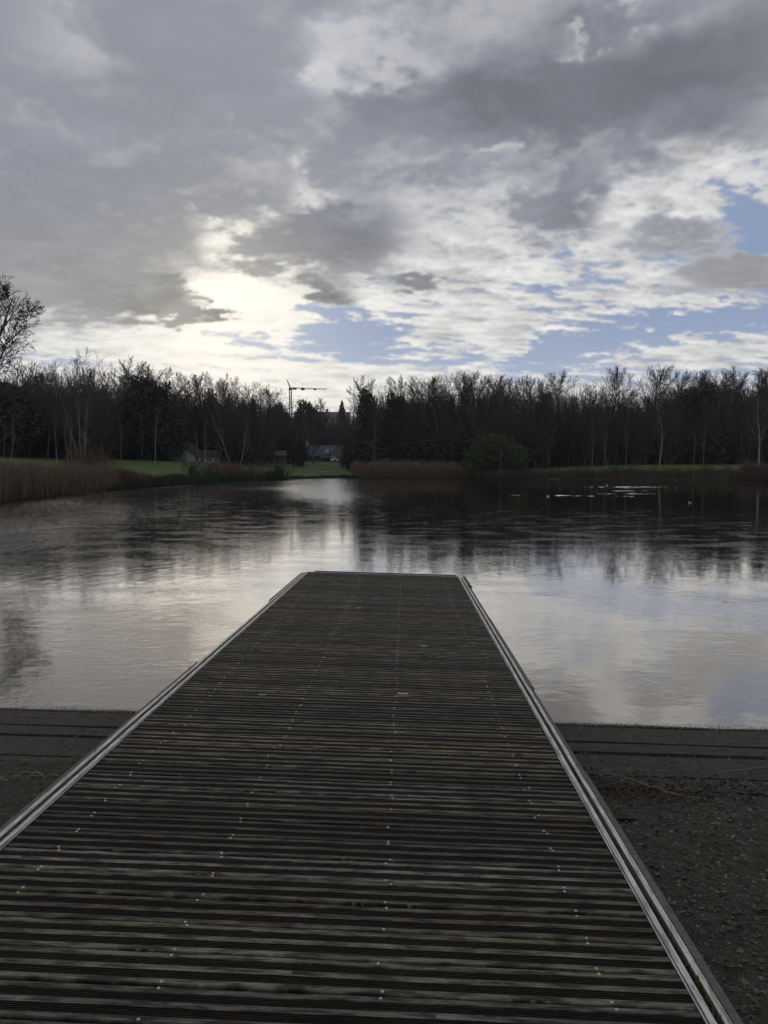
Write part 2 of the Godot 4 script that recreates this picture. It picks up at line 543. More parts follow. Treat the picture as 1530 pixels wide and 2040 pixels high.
func water() -> void:
	var chop := noise(71, 0.9, 3, 0.5)
	var swell := noise(72, 0.28, 2, 0.5)
	var patch := noise(73, 0.045, 2, 0.5)
	var xs := PackedFloat32Array()
	var b := Buf.new()
	var cols := 320
	var ds := []
	for r in 431:
		ds.append(1.0 / lerpf(1.0 / 3.2, 1.0 / 150.0, r / 430.0))
	for r in 150:                      # closer rows where birds have stirred the water
		ds.append(46.0 + r * 0.19)
	ds.sort()
	var rows := ds.size() - 1
	for r in rows + 1:
		var d: float = ds[r]
		var half := d * 0.62 + 4.0
		for c in cols + 1:
			var x := lerpf(-half, half, float(c) / cols)
			var z := -d
			var calm := 0.55 + 0.9 * clampf(patch.get_noise_2d(x, z * 0.6) + 0.25, 0.0, 1.0)
			# the wind ruffles the middle of the lake
			calm += 1.2 * exp(-pow((x + 5.0) / 9.0, 2.0) - pow((d - 34.0) / 13.0, 2.0))
			calm *= ease01(3.5, 9.0, d) * 0.75 + 0.25
			var y := (chop.get_noise_2d(x * 2.7, z * 3.0) * 0.0015 + swell.get_noise_2d(x, z * 1.5) * 0.004 * ease01(16.0, 7.0, d)) * calm
			# wakes: a broad churned stretch, and two long thin ones
			var wake := 1.6 * exp(-pow((x - 23.0) / 4.6, 2.0) - pow((d - 71.0) / 1.3, 2.0)) + 0.7 * exp(-pow((x - 26.4) / 2.0, 2.0) - pow((d - 68.3) / 0.5, 2.0))
			wake += 1.1 * exp(-pow((x - 12.6) / 4.6, 2.0) - pow((d - 50.5 - (12.0 - x) * 0.28) / 0.45, 2.0)) + 0.9 * exp(-pow((x - 16.5) / 4.0, 2.0) - pow((d - 54.0) / 0.6, 2.0)) + 0.7 * exp(-pow((x - 19.5) / 4.5, 2.0) - pow((d - 60.0) / 0.6, 2.0))
			if wake > 0.01:
				y += wake * (0.045 * chop.get_noise_2d(x * 0.9, z * 1.7) + 0.02 * sin(z * 7.0 + x * 0.5))
			b.v.append(Vector3(x, y, z))
			b.uv.append(Vector2(x * 0.62, z) / 11.0)
	var w := cols + 1
	for r in rows + 1:
		for c in w:
			var e := b.v[r * w + mini(c + 1, cols)] - b.v[r * w + maxi(c - 1, 0)]
			var s := b.v[mini(r + 1, rows) * w + c] - b.v[maxi(r - 1, 0) * w + c]
			b.n.append(e.cross(s).normalized())
	# wind patches: each strength of ripple is a surface of the one sheet of water
	var zones := []
	for k in 10:
		zones.append(PackedInt32Array())
	var dither := rng(76)
	for r in rows:
		for c in cols:
			var k := r * w + c
			zones[clampi(int(round(ruffle(b.v[k].x, -b.v[k].z, patch) + dither.randf_range(-0.5, 0.5))), 0, 9)].append_array(PackedInt32Array([k, k + w + 1, k + 1, k, k + w, k + w + 1]))
	# the rest of the lake, to either side of what is finely built
	for s in [-1.0, 1.0]:
		var k0 := b.v.size()
		for r in 2:
			var d := 3.2 if r == 0 else 150.0
			var half := d * 0.62 + 4.0
			for x in [half * s, 140.0 * s]:
				b.v.append(Vector3(x, 0, -d))
				b.n.append(Vector3.UP)
				b.uv.append(Vector2(x * 0.62, -d) / 11.0)
		if s > 0:
			zones[5].append_array(PackedInt32Array([k0, k0 + 3, k0 + 1, k0, k0 + 2, k0 + 3]))
		else:
			zones[5].append_array(PackedInt32Array([k0, k0 + 1, k0 + 3, k0, k0 + 3, k0 + 2]))
	for k in b.n.size():
		if b.n[k].y < 0.0:
			b.n[k] = -b.n[k]
	# ripples: fine waves whose strength differs from patch to patch
	var size := 2048
	var fine := noise(81, 0.030, 4, 0.55)
	fine.fractal_lacunarity = 2.1
	var a := fine.get_seamless_image(size, size).get_data()
	var p := noise(82, 0.004, 2, 0.5).get_seamless_image(size, size).get_data()
	var hts := PackedByteArray()
	hts.resize(size * size)
	for k in size * size:
		hts[k] = 128 + ((a[k] - 128) * (40 + (p[k] * p[k] >> 8))) / 256
	var im := Image.create_from_data(size, size, false, Image.FORMAT_L8, hts)
	im.convert(Image.FORMAT_RGBA8)
	im.bump_map_to_normal_map(12.0)
	var m := StandardMaterial3D.new()
	m.albedo_color = lin(0.004, 0.005, 0.004)
	m.roughness = 0.02
	m.metallic_specular = 0.6
	m.normal_enabled = true
	m.normal_texture = ImageTexture.create_from_image(im)
	m.clearcoat_enabled = true
	m.clearcoat = 0.5
	m.clearcoat_roughness = 0.02
	var mesh := ArrayMesh.new()
	for k in 10:
		if zones[k].is_empty():
			continue
		b.i = zones[k]
		mesh.add_surface_from_arrays(Mesh.PRIMITIVE_TRIANGLES, b.mesh().surface_get_arrays(0))
		var mk: StandardMaterial3D = m.duplicate()
		mk.normal_scale = 0.045 * pow(1.22, k)
		mk.roughness = 0.02 + 0.0028 * k * k       # wavelets too small to draw one by one
		mk.clearcoat_roughness = mk.roughness
		mesh.surface_set_material(mesh.get_surface_count() - 1, mk)
	single("water", mesh, null, "dark rippled lake water that mirrors the clouds and the trees", "", Vector3.ZERO, "", "structure")

# ---------------------------------------------------------------- the slipway and the shore by the pontoon

var slip := Transform3D()

func shore_height(x: float, z: float) -> float:     # in the slipway's own axes
	return 0.0

func slipway() -> void:
	slip = Transform3D(Basis.from_euler(Vector3(-atan(0.1135), -atan(0.085), 0)), Vector3(0, 0, -5.865))
	var root := Node3D.new()
	root.name = "slipway"
	add_child(root)
	root.transform = slip
	tag(root, "dark wet concrete slipway that runs down into the lake on both sides of the pontoon", "", "", "structure")
	var r := rng(4)
	var conc := tri_mat(speckle(1024, 21, 0.012, [Color(0.010, 0.009, 0.006), Color(0.024, 0.021, 0.015), Color(0.044, 0.040, 0.030), Color(0.028, 0.031, 0.017), Color(0.075, 0.069, 0.055)], 2.2), 1.7, 0.8, relief(1024, 24, 0.05, 12.0, 5, 0.65), 1.5)
	var rough := noise(31, 3.0, 4, 0.6)
	for k in 13:
		var z0 := -1.2 + k * 0.256
		var b := Buf.new()
		var lift := r.randf_range(-0.008, 0.008) if k > 5 else 0.0
		for s in 26:
			var x0 := -7.0 + s * 14.0 / 26.0
			var x1 := x0 + 14.0 / 26.0
			var f := func(x: float, z: float) -> Vector3: return Vector3(x, lift + rough.get_noise_2d(x, z + k * 7.0) * 0.007, z + rough.get_noise_2d(x * 1.7, k * 9.0 + z) * 0.018)
			var za := z0 + r.randf_range(0.012, 0.020)
			var zb := z0 + r.randf_range(0.236, 0.244)
			b.quad(f.call(x0, za), f.call(x1, za), f.call(x1, zb), f.call(x0, zb), Vector3.UP)
			b.quad(f.call(x0, zb), f.call(x1, zb), Vector3(x1, -0.06, zb + 0.01), Vector3(x0, -0.06, zb + 0.01), Vector3.BACK)
			b.quad(f.call(x0, za), f.call(x1, za), Vector3(x1, -0.06, za - 0.01), Vector3(x0, -0.06, za - 0.01), Vector3.FORWARD)
		part("concrete_plank", b.mesh(), conc, root)
	var under := Buf.new()
	under.box(Vector3(-14, -0.3, -2.5), Vector3(14, -0.05, 9.0))
	part("foundation", under.mesh(), mat(lin(0.02, 0.018, 0.014), 0.95), root)
	# stony earth above the planks, uneven, on both sides of the pontoon and under it
	var stones := noise(41, 14.0, 3, 0.5, FastNoiseLite.TYPE_CELLULAR)
	stones.cellular_return_type = FastNoiseLite.RETURN_DISTANCE
	var lumps := noise(42, 1.6, 4, 0.5)
	var edge := noise(43, 0.9, 3, 0.5)
	var hgt := func(x: float, z: float) -> float:
		var line := (1.86 if x > 0.0 else 1.25) + edge.get_noise_2d(x, 0.0) * 0.35
		var up := ease01(line - 0.12, line + 0.35, z + lumps.get_noise_2d(x * 2.0, z * 2.0) * 0.2)
		return -0.045 + up * 0.068 + up * lumps.get_noise_2d(x, z) * 0.022 + up * stones.get_noise_2d(x, z) * -0.016
	var earth := tri_mat(speckle(1024, 45, 0.03, [Color(0.011, 0.010, 0.007), Color(0.026, 0.026, 0.016), Color(0.034, 0.042, 0.020), Color(0.048, 0.047, 0.033), Color(0.080, 0.078, 0.060)], 1.6), 1.3, 0.9, relief(1024, 47, 0.09, 10.0, 4, 0.6), 1.6)
	var xs := PackedFloat32Array()
	var zs := PackedFloat32Array()
	for k in 360:
		xs.append(-5.0 + k * 0.028)
	for k in 190:
		zs.append(1.0 + k * 0.026)
	var o := single("shore_earth", grid(xs, zs, hgt), earth, "stony brown earth with leaf litter at the head of the slipway", "", Vector3.ZERO, "", "structure")
	o.transform = slip
	# loose stones, dead leaves and blades
	var st := Buf.new()
	var q := rng(8)
	var ring := []
	for k in 6:
		ring.append(Vector3(cos(k * TAU / 6), 0, sin(k * TAU / 6)) * q.randf_range(0.8, 1.15))
	for k in 6:
		st.tri(ring[k], ring[(k + 1) % 6], Vector3(0.1, 0.55, 0), Vector3.UP)
		st.tri(ring[k], ring[(k + 1) % 6], Vector3(0, -0.4, 0), Vector3.DOWN)
	var places := []
	var tints := []
	for k in 34000:
		var right := q.randf() < 0.8
		var x := q.randf_range(0.85, 4.6) if right else q.randf_range(-4.9, -1.5)
		var z := 1.55 + pow(q.randf(), 0.8) * 4.0 if right else q.randf_range(0.95, 4.0)
		var s := 0.003 + pow(q.randf(), 4.0) * 0.008
		var bs := Basis.from_euler(Vector3(q.randf_range(-0.4, 0.4), q.randf() * TAU, q.randf_range(-0.4, 0.4))) * Basis.from_scale(Vector3(s * q.randf_range(0.8, 1.7), s * 0.8, s))
		places.append(slip * Transform3D(bs, Vector3(x, hgt.call(x, z) + s * 0.15, z)))
		var g := 0.03 + pow(q.randf(), 2.0) * 0.17
		tints.append(Color(g * 1.0, g * 0.98, g * 0.78))
	var sm := mat(Color.WHITE, 0.8)
	sm.vertex_color_use_as_albedo = true
	ground_stuff("gravel", st.mesh(), sm, "loose grey and brown stones on the shore", places, tints)
	var lf := Buf.new()
	for s in 4:
		var t0 := s / 4.0 * 2.0 - 1.0
		var t1 := (s + 1) / 4.0 * 2.0 - 1.0
		var w0 := 0.5 * (1.0 - t0 * t0)
		var w1 := 0.5 * (1.0 - t1 * t1)
		for e in [-1.0, 1.0]:
			var up := func(t: float, w: float) -> Vector3: return Vector3(w * e, 0.25 * t * t + 0.25 * absf(w), t)
			lf.quad(up.call(t0, 0.0), up.call(t1, 0.0), up.call(t1, w1), up.call(t0, w0), Vector3.UP)
	places = []
	tints = []
	for k in 15000:
		var right := q.randf() < 0.86
		var x := 0.85 + pow(q.randf(), 1.1) * 3.9 if right else q.randf_range(-4.9, -1.5)
		var z := (1.6 + q.randf() * 4.0 if q.randf() < 0.92 else 0.1 + 1.5 * sqrt(q.randf())) if right else 0.1 + 3.9 * sqrt(q.randf())
		if right and q.randf() < 0.12:
			x = q.randfn(1.85, 0.4)
			z = q.randfn(1.55, 0.16)
		var s := q.randf_range(0.005, 0.015)
		var bs := Basis.from_euler(Vector3(q.randf_range(-0.5, 0.5), q.randf() * TAU, q.randf_range(-0.7, 0.7))) * Basis.from_scale(Vector3.ONE * s)
		places.append(slip * Transform3D(bs, Vector3(x, maxf(hgt.call(x, z), 0.0) + 0.006, z)))
		var c := [Color(0.055, 0.042, 0.028), Color(0.085, 0.068, 0.045), Color(0.06, 0.055, 0.04), Color(0.045, 0.052, 0.026), Color(0.12, 0.105, 0.08), Color(0.07, 0.035, 0.016)]
		tints.append(c[q.randi() % 6] * q.randf_range(0.7, 1.15))
	var lm := mat(Color.WHITE, 0.65)
	lm.vertex_color_use_as_albedo = true
	ground_stuff("leaf_litter", lf.mesh(), lm, "dead brown and olive leaves strewn over the shore", places, tints)
	# bits that the ripples have washed up along the edge of the water
	places = []
	tints = []
	for k in 7000:
		var x := q.randf_range(-5.5, 6.0)
		if x > -1.7 and x < 0.9:
			continue
		var z := q.randfn(0.0, 0.05) + 0.03
		var s := q.randf_range(0.002, 0.006)
		places.append(slip * Transform3D(Basis.from_euler(Vector3(q.randf_range(-0.15, 0.15), q.randf() * TAU, q.randf_range(-0.15, 0.15))) * Basis.from_scale(Vector3(s * 1.6, s * 0.4, s * 1.6)), Vector3(x, 0.010 + maxf(z, -0.02) * 0.02, z)))
		var g := 0.06 + pow(q.randf(), 2.0) * 0.45
		tints.append(Color(g, g * 0.96, g * 0.86))
	ground_stuff("shore_debris", lf.mesh(), lm, "pale scraps and froth along the water's edge", places, tints)

# ---------------------------------------------------------------- the pontoon

func board_texture() -> Array:      # eight boards one above the other: [colour, relief]
	var w := 1024
	var h := 1024
	var grain := noise(61, 0.02, 4, 0.6)
	var stain := noise(62, 0.012, 4, 0.55)
	var spot := noise(63, 0.03, 3, 0.5)
	var out := PackedByteArray()
	out.resize(w * h * 3)
	var tone := rng(17)
	var tones := []
	for k in 8:
		tones.append(tone.randf_range(0.6, 1.2))
	for y in h:
		var k := y / 128
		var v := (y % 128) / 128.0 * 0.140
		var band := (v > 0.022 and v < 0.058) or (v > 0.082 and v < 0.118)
		for x in w:
			var g := grain.get_noise_2d(x * 0.35, y * 9.0)
			var s := stain.get_noise_2d(x, y * 3.2)
			var c: Color
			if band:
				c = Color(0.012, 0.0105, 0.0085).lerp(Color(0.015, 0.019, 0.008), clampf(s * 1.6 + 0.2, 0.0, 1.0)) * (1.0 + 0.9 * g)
			else:
				c = Color(0.235, 0.217, 0.192).lerp(Color(0.040, 0.036, 0.031), clampf(0.46 + s * 1.7, 0.0, 1.0)) * (1.0 + 1.0 * g)
				var l := spot.get_noise_2d(x * 0.9, y * 2.6 + k * 400.0)
				if l > 0.42:
					c = c.lerp(Color(0.32, 0.33, 0.30), clampf((l - 0.42) * 5.0, 0.0, 0.75))
			c = (c * tones[k]).linear_to_srgb()
			var at := (y * w + x) * 3
			out[at] = clampi(c.r8, 0, 255)
			out[at + 1] = clampi(c.g8, 0, 255)
			out[at + 2] = clampi(c.b8, 0, 255)
	return [ImageTexture.create_from_image(Image.create_from_data(w, h, false, Image.FORMAT_RGB8, out))]

func board_mesh(r: RandomNumberGenerator, x0: float, x1: float) -> ArrayMesh:
	# the outline across the board (z, y): three smooth strips, two bands of sawn grooves between them
	var p := PackedVector2Array([Vector2(0, -0.026), Vector2(0, -0.003), Vector2(0.0025, 0)])
	for start in [0.022, 0.082]:
		for g in 5:
			var z: float = start + g * 0.0072
			p.append_array(PackedVector2Array([Vector2(z, 0.0 if g == 0 else -0.0012), Vector2(z + 0.0012, -0.0052), Vector2(z + 0.0036, -0.0052), Vector2(z + 0.0048, -0.0012 if g < 4 else -0.0006)]))
		p.append(Vector2(start + 0.0362, 0.0))
	p.append_array(PackedVector2Array([Vector2(0.1375, 0), Vector2(0.140, -0.003), Vector2(0.140, -0.026)]))
	var b := Buf.new()
	var slot := r.randi() % 8
	var shift := r.randf()
	var segs := 6
	var warp := []
	for s in segs + 1:
		warp.append(Vector2(r.randf_range(-0.0012, 0.0012), r.randf_range(-0.0014, 0.0014)))
	for k in p.size() - 1:
		var q0 := p[k]
		var q1 := p[k + 1]
		var nn := Vector3(0, (q1 - q0).x, -(q1 - q0).y).normalized()
		for s in segs + 1:
			var t := float(s) / segs
			for q in [q0, q1]:
				b.v.append(Vector3(lerpf(x0, x1, t), q.y + warp[s].y, q.x + warp[s].x))
				b.n.append(nn)
				b.uv.append(Vector2(t + shift, (slot + clampf(q.x / 0.140, 0.02, 0.98)) / 8.0))
		var base := b.v.size() - (segs + 1) * 2
		for s in segs:
			var a := base + s * 2
			b.i.append_array(PackedInt32Array([a, a + 2, a + 1, a + 1, a + 2, a + 3]))
	# sawn ends
	for e in 2:
		var k0 := b.v.size()
		for q in p:
			var wv: Vector2 = warp[0] if e == 0 else warp[segs]
			b.v.append(Vector3(x0 if e == 0 else x1, q.y + wv.y, q.x + wv.x))
			b.n.append(Vector3.LEFT if e == 0 else Vector3.RIGHT)
			b.uv.append(Vector2(shift, (slot + 0.3) / 8.0))
		var t := Geometry2D.triangulate_polygon(p)
		for k in range(0, t.size(), 3):
			b.i.append_array(PackedInt32Array([k0 + t[k], k0 + t[k + 1], k0 + t[k + 2]]))
	for j in b.v.size():
		b.v[j].z = b.v[j].z * 0.978 + 0.0015
	return b.mesh()

func pontoon() -> void:
	var root := thing("pontoon", "long wooden pontoon of grooved grey-brown boards with twin metal edge rails", "pontoon")
	var yaw := atan(44.0 / FOCAL)
	root.transform = Transform3D(Basis(Vector3.UP, -yaw) * Basis(Vector3.RIGHT, -atan(36.0 / FOCAL)) * Basis(Vector3.BACK, -0.026), EYE - Vector3(0, 1.4, 0))
	var xl := -1.504
	var xr := 0.793
	var wood := StandardMaterial3D.new()
	wood.albedo_texture = board_texture()[0]
	wood.roughness = 0.62
	wood.detail_enabled = true          # damp, trodden and mossy areas that run over many boards
	wood.detail_blend_mode = BaseMaterial3D.BLEND_MODE_MUL
	wood.detail_albedo = speckle(512, 95, 0.012, [Color(0.38, 0.365, 0.33), Color(0.56, 0.55, 0.49), Color(0.72, 0.70, 0.65), Color(0.95, 0.94, 0.92)], 1.7)
	wood.detail_uv_layer = BaseMaterial3D.DETAIL_UV_2
	wood.uv2_triplanar = true
	wood.uv2_world_triplanar = true
	wood.uv2_scale = Vector3.ONE / 2.7
	wood.metallic_specular = 0.32
	wood.normal_enabled = true
	wood.normal_texture = relief(512, 66, 0.05, 5.0, 4, 0.6)
	wood.normal_scale = 0.35
	var woods := [wood]
	for tint in [Color(0.80, 0.78, 0.74), Color(0.95, 0.97, 0.90), Color(0.66, 0.62, 0.58), Color(1.0, 0.93, 0.86)]:      # boards of different age
		var v: StandardMaterial3D = wood.duplicate()
		v.albedo_color = tint
		woods.append(v)
	var r := rng(20)
	# a countersunk screw head with a dark drive
	var sc := Buf.new()
	var prof := [Vector2(0.0018, -0.0016), Vector2(0.0022, 0.0008), Vector2(0.0044, 0.0012), Vector2(0.0052, -0.0012)]
	for k in 8:
		var a0 := k * TAU / 8
		var a1 := (k + 1) * TAU / 8
		for j in 3:
			var f := func(q: Vector2, a: float) -> Vector3: return Vector3(cos(a) * q.x, q.y, sin(a) * q.x)
			sc.quad(f.call(prof[j], a0), f.call(prof[j], a1), f.call(prof[j + 1], a1), f.call(prof[j + 1], a0), Vector3(0, 1, 0) if j else -Vector3(cos(a0 + 0.4), 0, sin(a0 + 0.4)))
		sc.tri(Vector3(0, -0.0016, 0), Vector3(cos(a0), 0, sin(a0)) * 0.0018 + Vector3(0, -0.0016, 0), Vector3(cos(a1), 0, sin(a1)) * 0.0018 + Vector3(0, -0.0016, 0), Vector3.UP)
	var screw_mesh := sc.mesh()
	var steel := mat(lin(0.55, 0.52, 0.45), 0.42, 0.6)
	var far_screws := Buf.new()
	for k in range(-12, 60):
		var d := 2.709 + k * 0.146        # the near edge of the board
		var joint := k == 8
		var b := part("board", board_mesh(r, xl + r.randf_range(-0.004, 0.006), xr - r.randf_range(-0.004, 0.006)), woods[r.randi() % 5], root, Vector3(0, r.randf_range(-0.0032, 0.0022), -d - 0.140 - (0.004 if joint else 0.0)))
		b.rotation = Vector3(r.randf_range(-0.008, 0.008), r.randf_range(-0.0012, 0.0012), 0)
		var shift := 0.10 * exp(-pow((d - 6.0) / 0.45, 2.0))
		for x0 in [-1.295, -0.685, -0.068, 0.562]:
			var x: float = x0 + (shift if x0 > 0.3 else 0.0) + (0.025 if d > 3.87 and x0 < -0.5 else 0.0)
			for z in [0.010, 0.130]:
				if r.randf() < 0.03 or d < 1.75:
					continue
				var at := Vector3(x + r.randfn(0.0, 0.006), 0.0, z + r.randfn(0.0, 0.0015))
				if k < 30:
					part("screw", screw_mesh, steel, b, at)
				else:
					at = b.transform * at
					var k0 := far_screws.v.size()
					far_screws.v.append_array(PackedVector3Array())
					for q in 6:
						far_screws.v.append(at + Vector3(cos(q * TAU / 6) * 0.0055, 0.0013, sin(q * TAU / 6) * 0.0055))
						far_screws.n.append(Vector3.UP)
					for q in range(1, 5):
						far_screws.i.append_array(PackedInt32Array([k0, k0 + q, k0 + q + 1]))
	var fs := part("screws", far_screws.mesh(), steel, root)
	fs.set_meta("kind", "stuff")
	# rails: an inner lip, a hollow rail, a slot, an outer rail
	var alu := mat(lin(0.62, 0.615, 0.62), 0.46, 0.75)
	alu.albedo_texture = speckle(256, 68, 0.03, [Color(0.22, 0.21, 0.19), Color(0.55, 0.54, 0.53), Color(0.85, 0.85, 0.85), Color(1, 1, 1)], 1.7)
	alu.normal_enabled = true
	alu.normal_texture = relief(256, 69, 0.04, 3.0)
	alu.normal_scale = 0.15
	alu.uv1_triplanar = true
	alu.uv1_scale = Vector3(6, 6, 0.6)
	var dark := mat(lin(0.016, 0.015, 0.013), 0.9)
	var timber := tri_mat(speckle(512, 91, 0.03, [Color(0.05, 0.045, 0.036), Color(0.11, 0.10, 0.082), Color(0.17, 0.155, 0.13)], 1.5), 0.6, 0.85, relief(512, 92, 0.04, 6.0), 0.7)
	for side in [-1.0, 1.0]:
		var edge: float = xl if side < 0.0 else xr
		var cuts := [0.95, 3.885, 6.52, 11.50] if side < 0.0 else [0.95, 3.885, 5.75, 11.50]
		for c in 3:
			var b := Buf.new()
			var j := r.randf_range(-0.002, 0.002)
			var o := func(lo: float, hi: float, y0: float, y1: float) -> void:
				var e := 0.0022
				b.prism(PackedVector2Array([Vector2(edge + side * (lo + j), y0), Vector2(edge + side * (lo + j), y1 - e), Vector2(edge + side * (lo + j + e), y1), Vector2(edge + side * (hi + j - e), y1), Vector2(edge + side * (hi + j), y1 - e), Vector2(edge + side * (hi + j), y0)]), -cuts[c + 1] + 0.003, -cuts[c] - 0.003)
			o.call(0.002 if c != 1 else 0.005, 0.0075, -0.03, 0.002)
			o.call(0.0095, 0.029, -0.06, 0.0065)
			o.call(0.050, 0.070, -0.06, 0.0065)
			part("edge_rail", b.mesh(), alu, root)
			var f := Buf.new()
			f.box(Vector3(minf(edge + side * 0.0292, edge + side * 0.0498), -0.058, -cuts[c + 1] + 0.004), Vector3(maxf(edge + side * 0.0292, edge + side * 0.0498), -0.034, -cuts[c] - 0.004))
			part("rail_slot", f.mesh(), dark, root)
		# the rubbing timbers outside the rails
		var runs := [[0.95, 2.3, 0.0], [2.305, 3.72, 0.002], [3.73, 5.62, 0.001], [8.75, 11.46, -0.004]] if side < 0.0 else [[0.95, 3.66, 0.003], [3.665, 5.2, 0.0], [5.21, 7.9, 0.004], [7.91, 10.3, -0.002], [10.45, 11.46, 0.012]]
		for u in runs:
			var b := Buf.new()
			var w: float = 0.026 + absf(u[2]) * 2.5
			var segs := 8
			for s in segs:
				var z0: float = -lerpf(u[0], u[1], float(s) / segs)
				var z1: float = -lerpf(u[0], u[1], float(s + 1) / segs)
				var ww := w
				b.prism(PackedVector2Array([Vector2(edge + side * 0.0725, -0.09), Vector2(edge + side * 0.0725, 0.001 + u[2]), Vector2(edge + side * (0.0725 + ww * 0.7), 0.0 + u[2]), Vector2(edge + side * (0.0725 + ww), -0.008), Vector2(edge + side * (0.0725 + ww), -0.09)]), z1, z0)
			part("side_timber", b.mesh(), timber, root)
		var beam := Buf.new()
		beam.box(Vector3(minf(edge - side * 0.004, edge + side * 0.068), -0.12, -11.48), Vector3(maxf(edge - side * 0.004, edge + side * 0.068), -0.0605, -2.6))
		part("frame_beam", beam.mesh(), dark, root)
		for d in [5.2, 7.6, 10.0]:
			var fl := Buf.new()
			var cx: float = edge - side * 0.4
			fl.prism(PackedVector2Array([Vector2(cx - 0.32, -0.5), Vector2(cx - 0.36, -0.44), Vector2(cx - 0.36, -0.125), Vector2(cx + 0.36, -0.125), Vector2(cx + 0.36, -0.44), Vector2(cx + 0.32, -0.5)]), -d - 0.9, -d + 0.9)
			part("float", fl.mesh(), mat(lin(0.05, 0.05, 0.05), 0.6), root)
	var et := Buf.new()
	et.prism(PackedVector2Array([Vector2(xl - 0.03, -0.06), Vector2(xl - 0.03, 0.004), Vector2(xr + 0.03, 0.004), Vector2(xr + 0.03, -0.06)]), -11.545, -11.503)
	part("end_rail", et.mesh(), alu, root)
	var eb := Buf.new()
	eb.prism(PackedVector2Array([Vector2(xl + 0.09, -0.10), Vector2(xl + 0.09, 0.012), Vector2(xr - 0.02, 0.012), Vector2(xr - 0.02, -0.10)]), -11.62, -11.548)
	part("end_timber", eb.mesh(), mat(lin(0.03, 0.027, 0.022), 0.85), root)

# ---------------------------------------------------------------- houses and the crane

func gable_house(called: String, label: String, at: Vector3, turn: float, size: Vector3, ridge: float, wall: Color, roof: Color, windows: Array, chimneys := []) -> Node3D:
	# size: length along the ridge (x), wall height, depth (z)
	var t := thing(called, label, "house", at)
	t.rotation.y = turn
	var hx := size.x / 2
	var hz := size.z / 2
	var b := Buf.new()
	b.prism(PackedVector2Array([Vector2(-hz, -1.5), Vector2(-hz, size.y), Vector2(0, ridge - 0.05), Vector2(hz, size.y), Vector2(hz, -1.5)]), -hx, hx)
	var w := part("wall", b.mesh(), tri_mat(speckle(128, 7, 0.05, [wall * 0.85, wall, wall * 1.05]), 4.0, 0.9), t)
	w.rotation.y = PI / 2
	var rf := Buf.new()
	var over := 0.35
	var k := (ridge - size.y) / hz
	for s in [-1.0, 1.0]:
		rf.prism(PackedVector2Array([Vector2(0, ridge + 0.14), Vector2(0, ridge), Vector2(s * (hz + over), size.y - k * over), Vector2(s * (hz + over), size.y - k * over + 0.14)]), -hx - 0.15, hx + 0.15)
	var r := part("roof", rf.mesh(), tri_mat(speckle(128, 8, 0.08, [roof * 0.8, roof, roof * 1.2]), 2.0, 0.7), t)
	r.rotation.y = PI / 2
	for c in chimneys:
		var ch := Buf.new()
		ch.box(Vector3(c - 0.4, ridge - 0.9, -0.35), Vector3(c + 0.4, ridge + 1.1, 0.35))
		ch.box(Vector3(c - 0.47, ridge + 1.1, -0.42), Vector3(c + 0.47, ridge + 1.22, 0.42))
		part("chimney", ch.mesh(), mat(wall.linear_to_srgb(), 0.9), t)
	for q in windows:       # [x, y, width, height, door?] on the front (+z)
		var fr := Buf.new()
		fr.box(Vector3(q[0] - q[2] / 2 - 0.08, q[1], hz - 0.02), Vector3(q[0] + q[2] / 2 + 0.08, q[1] + q[3] + 0.08, hz + 0.05))
		var f := part("door" if q.size() > 4 else "window", fr.mesh(), mat(lin(0.2, 0.2, 0.2), 0.6), t)
		var pn := Buf.new()
		pn.box(Vector3(q[0] - q[2] / 2, q[1] + 0.08, hz + 0.04), Vector3(q[0] + q[2] / 2, q[1] + q[3], hz + 0.06))
		part("pane", pn.mesh(), mat(lin(0.02, 0.022, 0.026), 0.1), f)
	return t

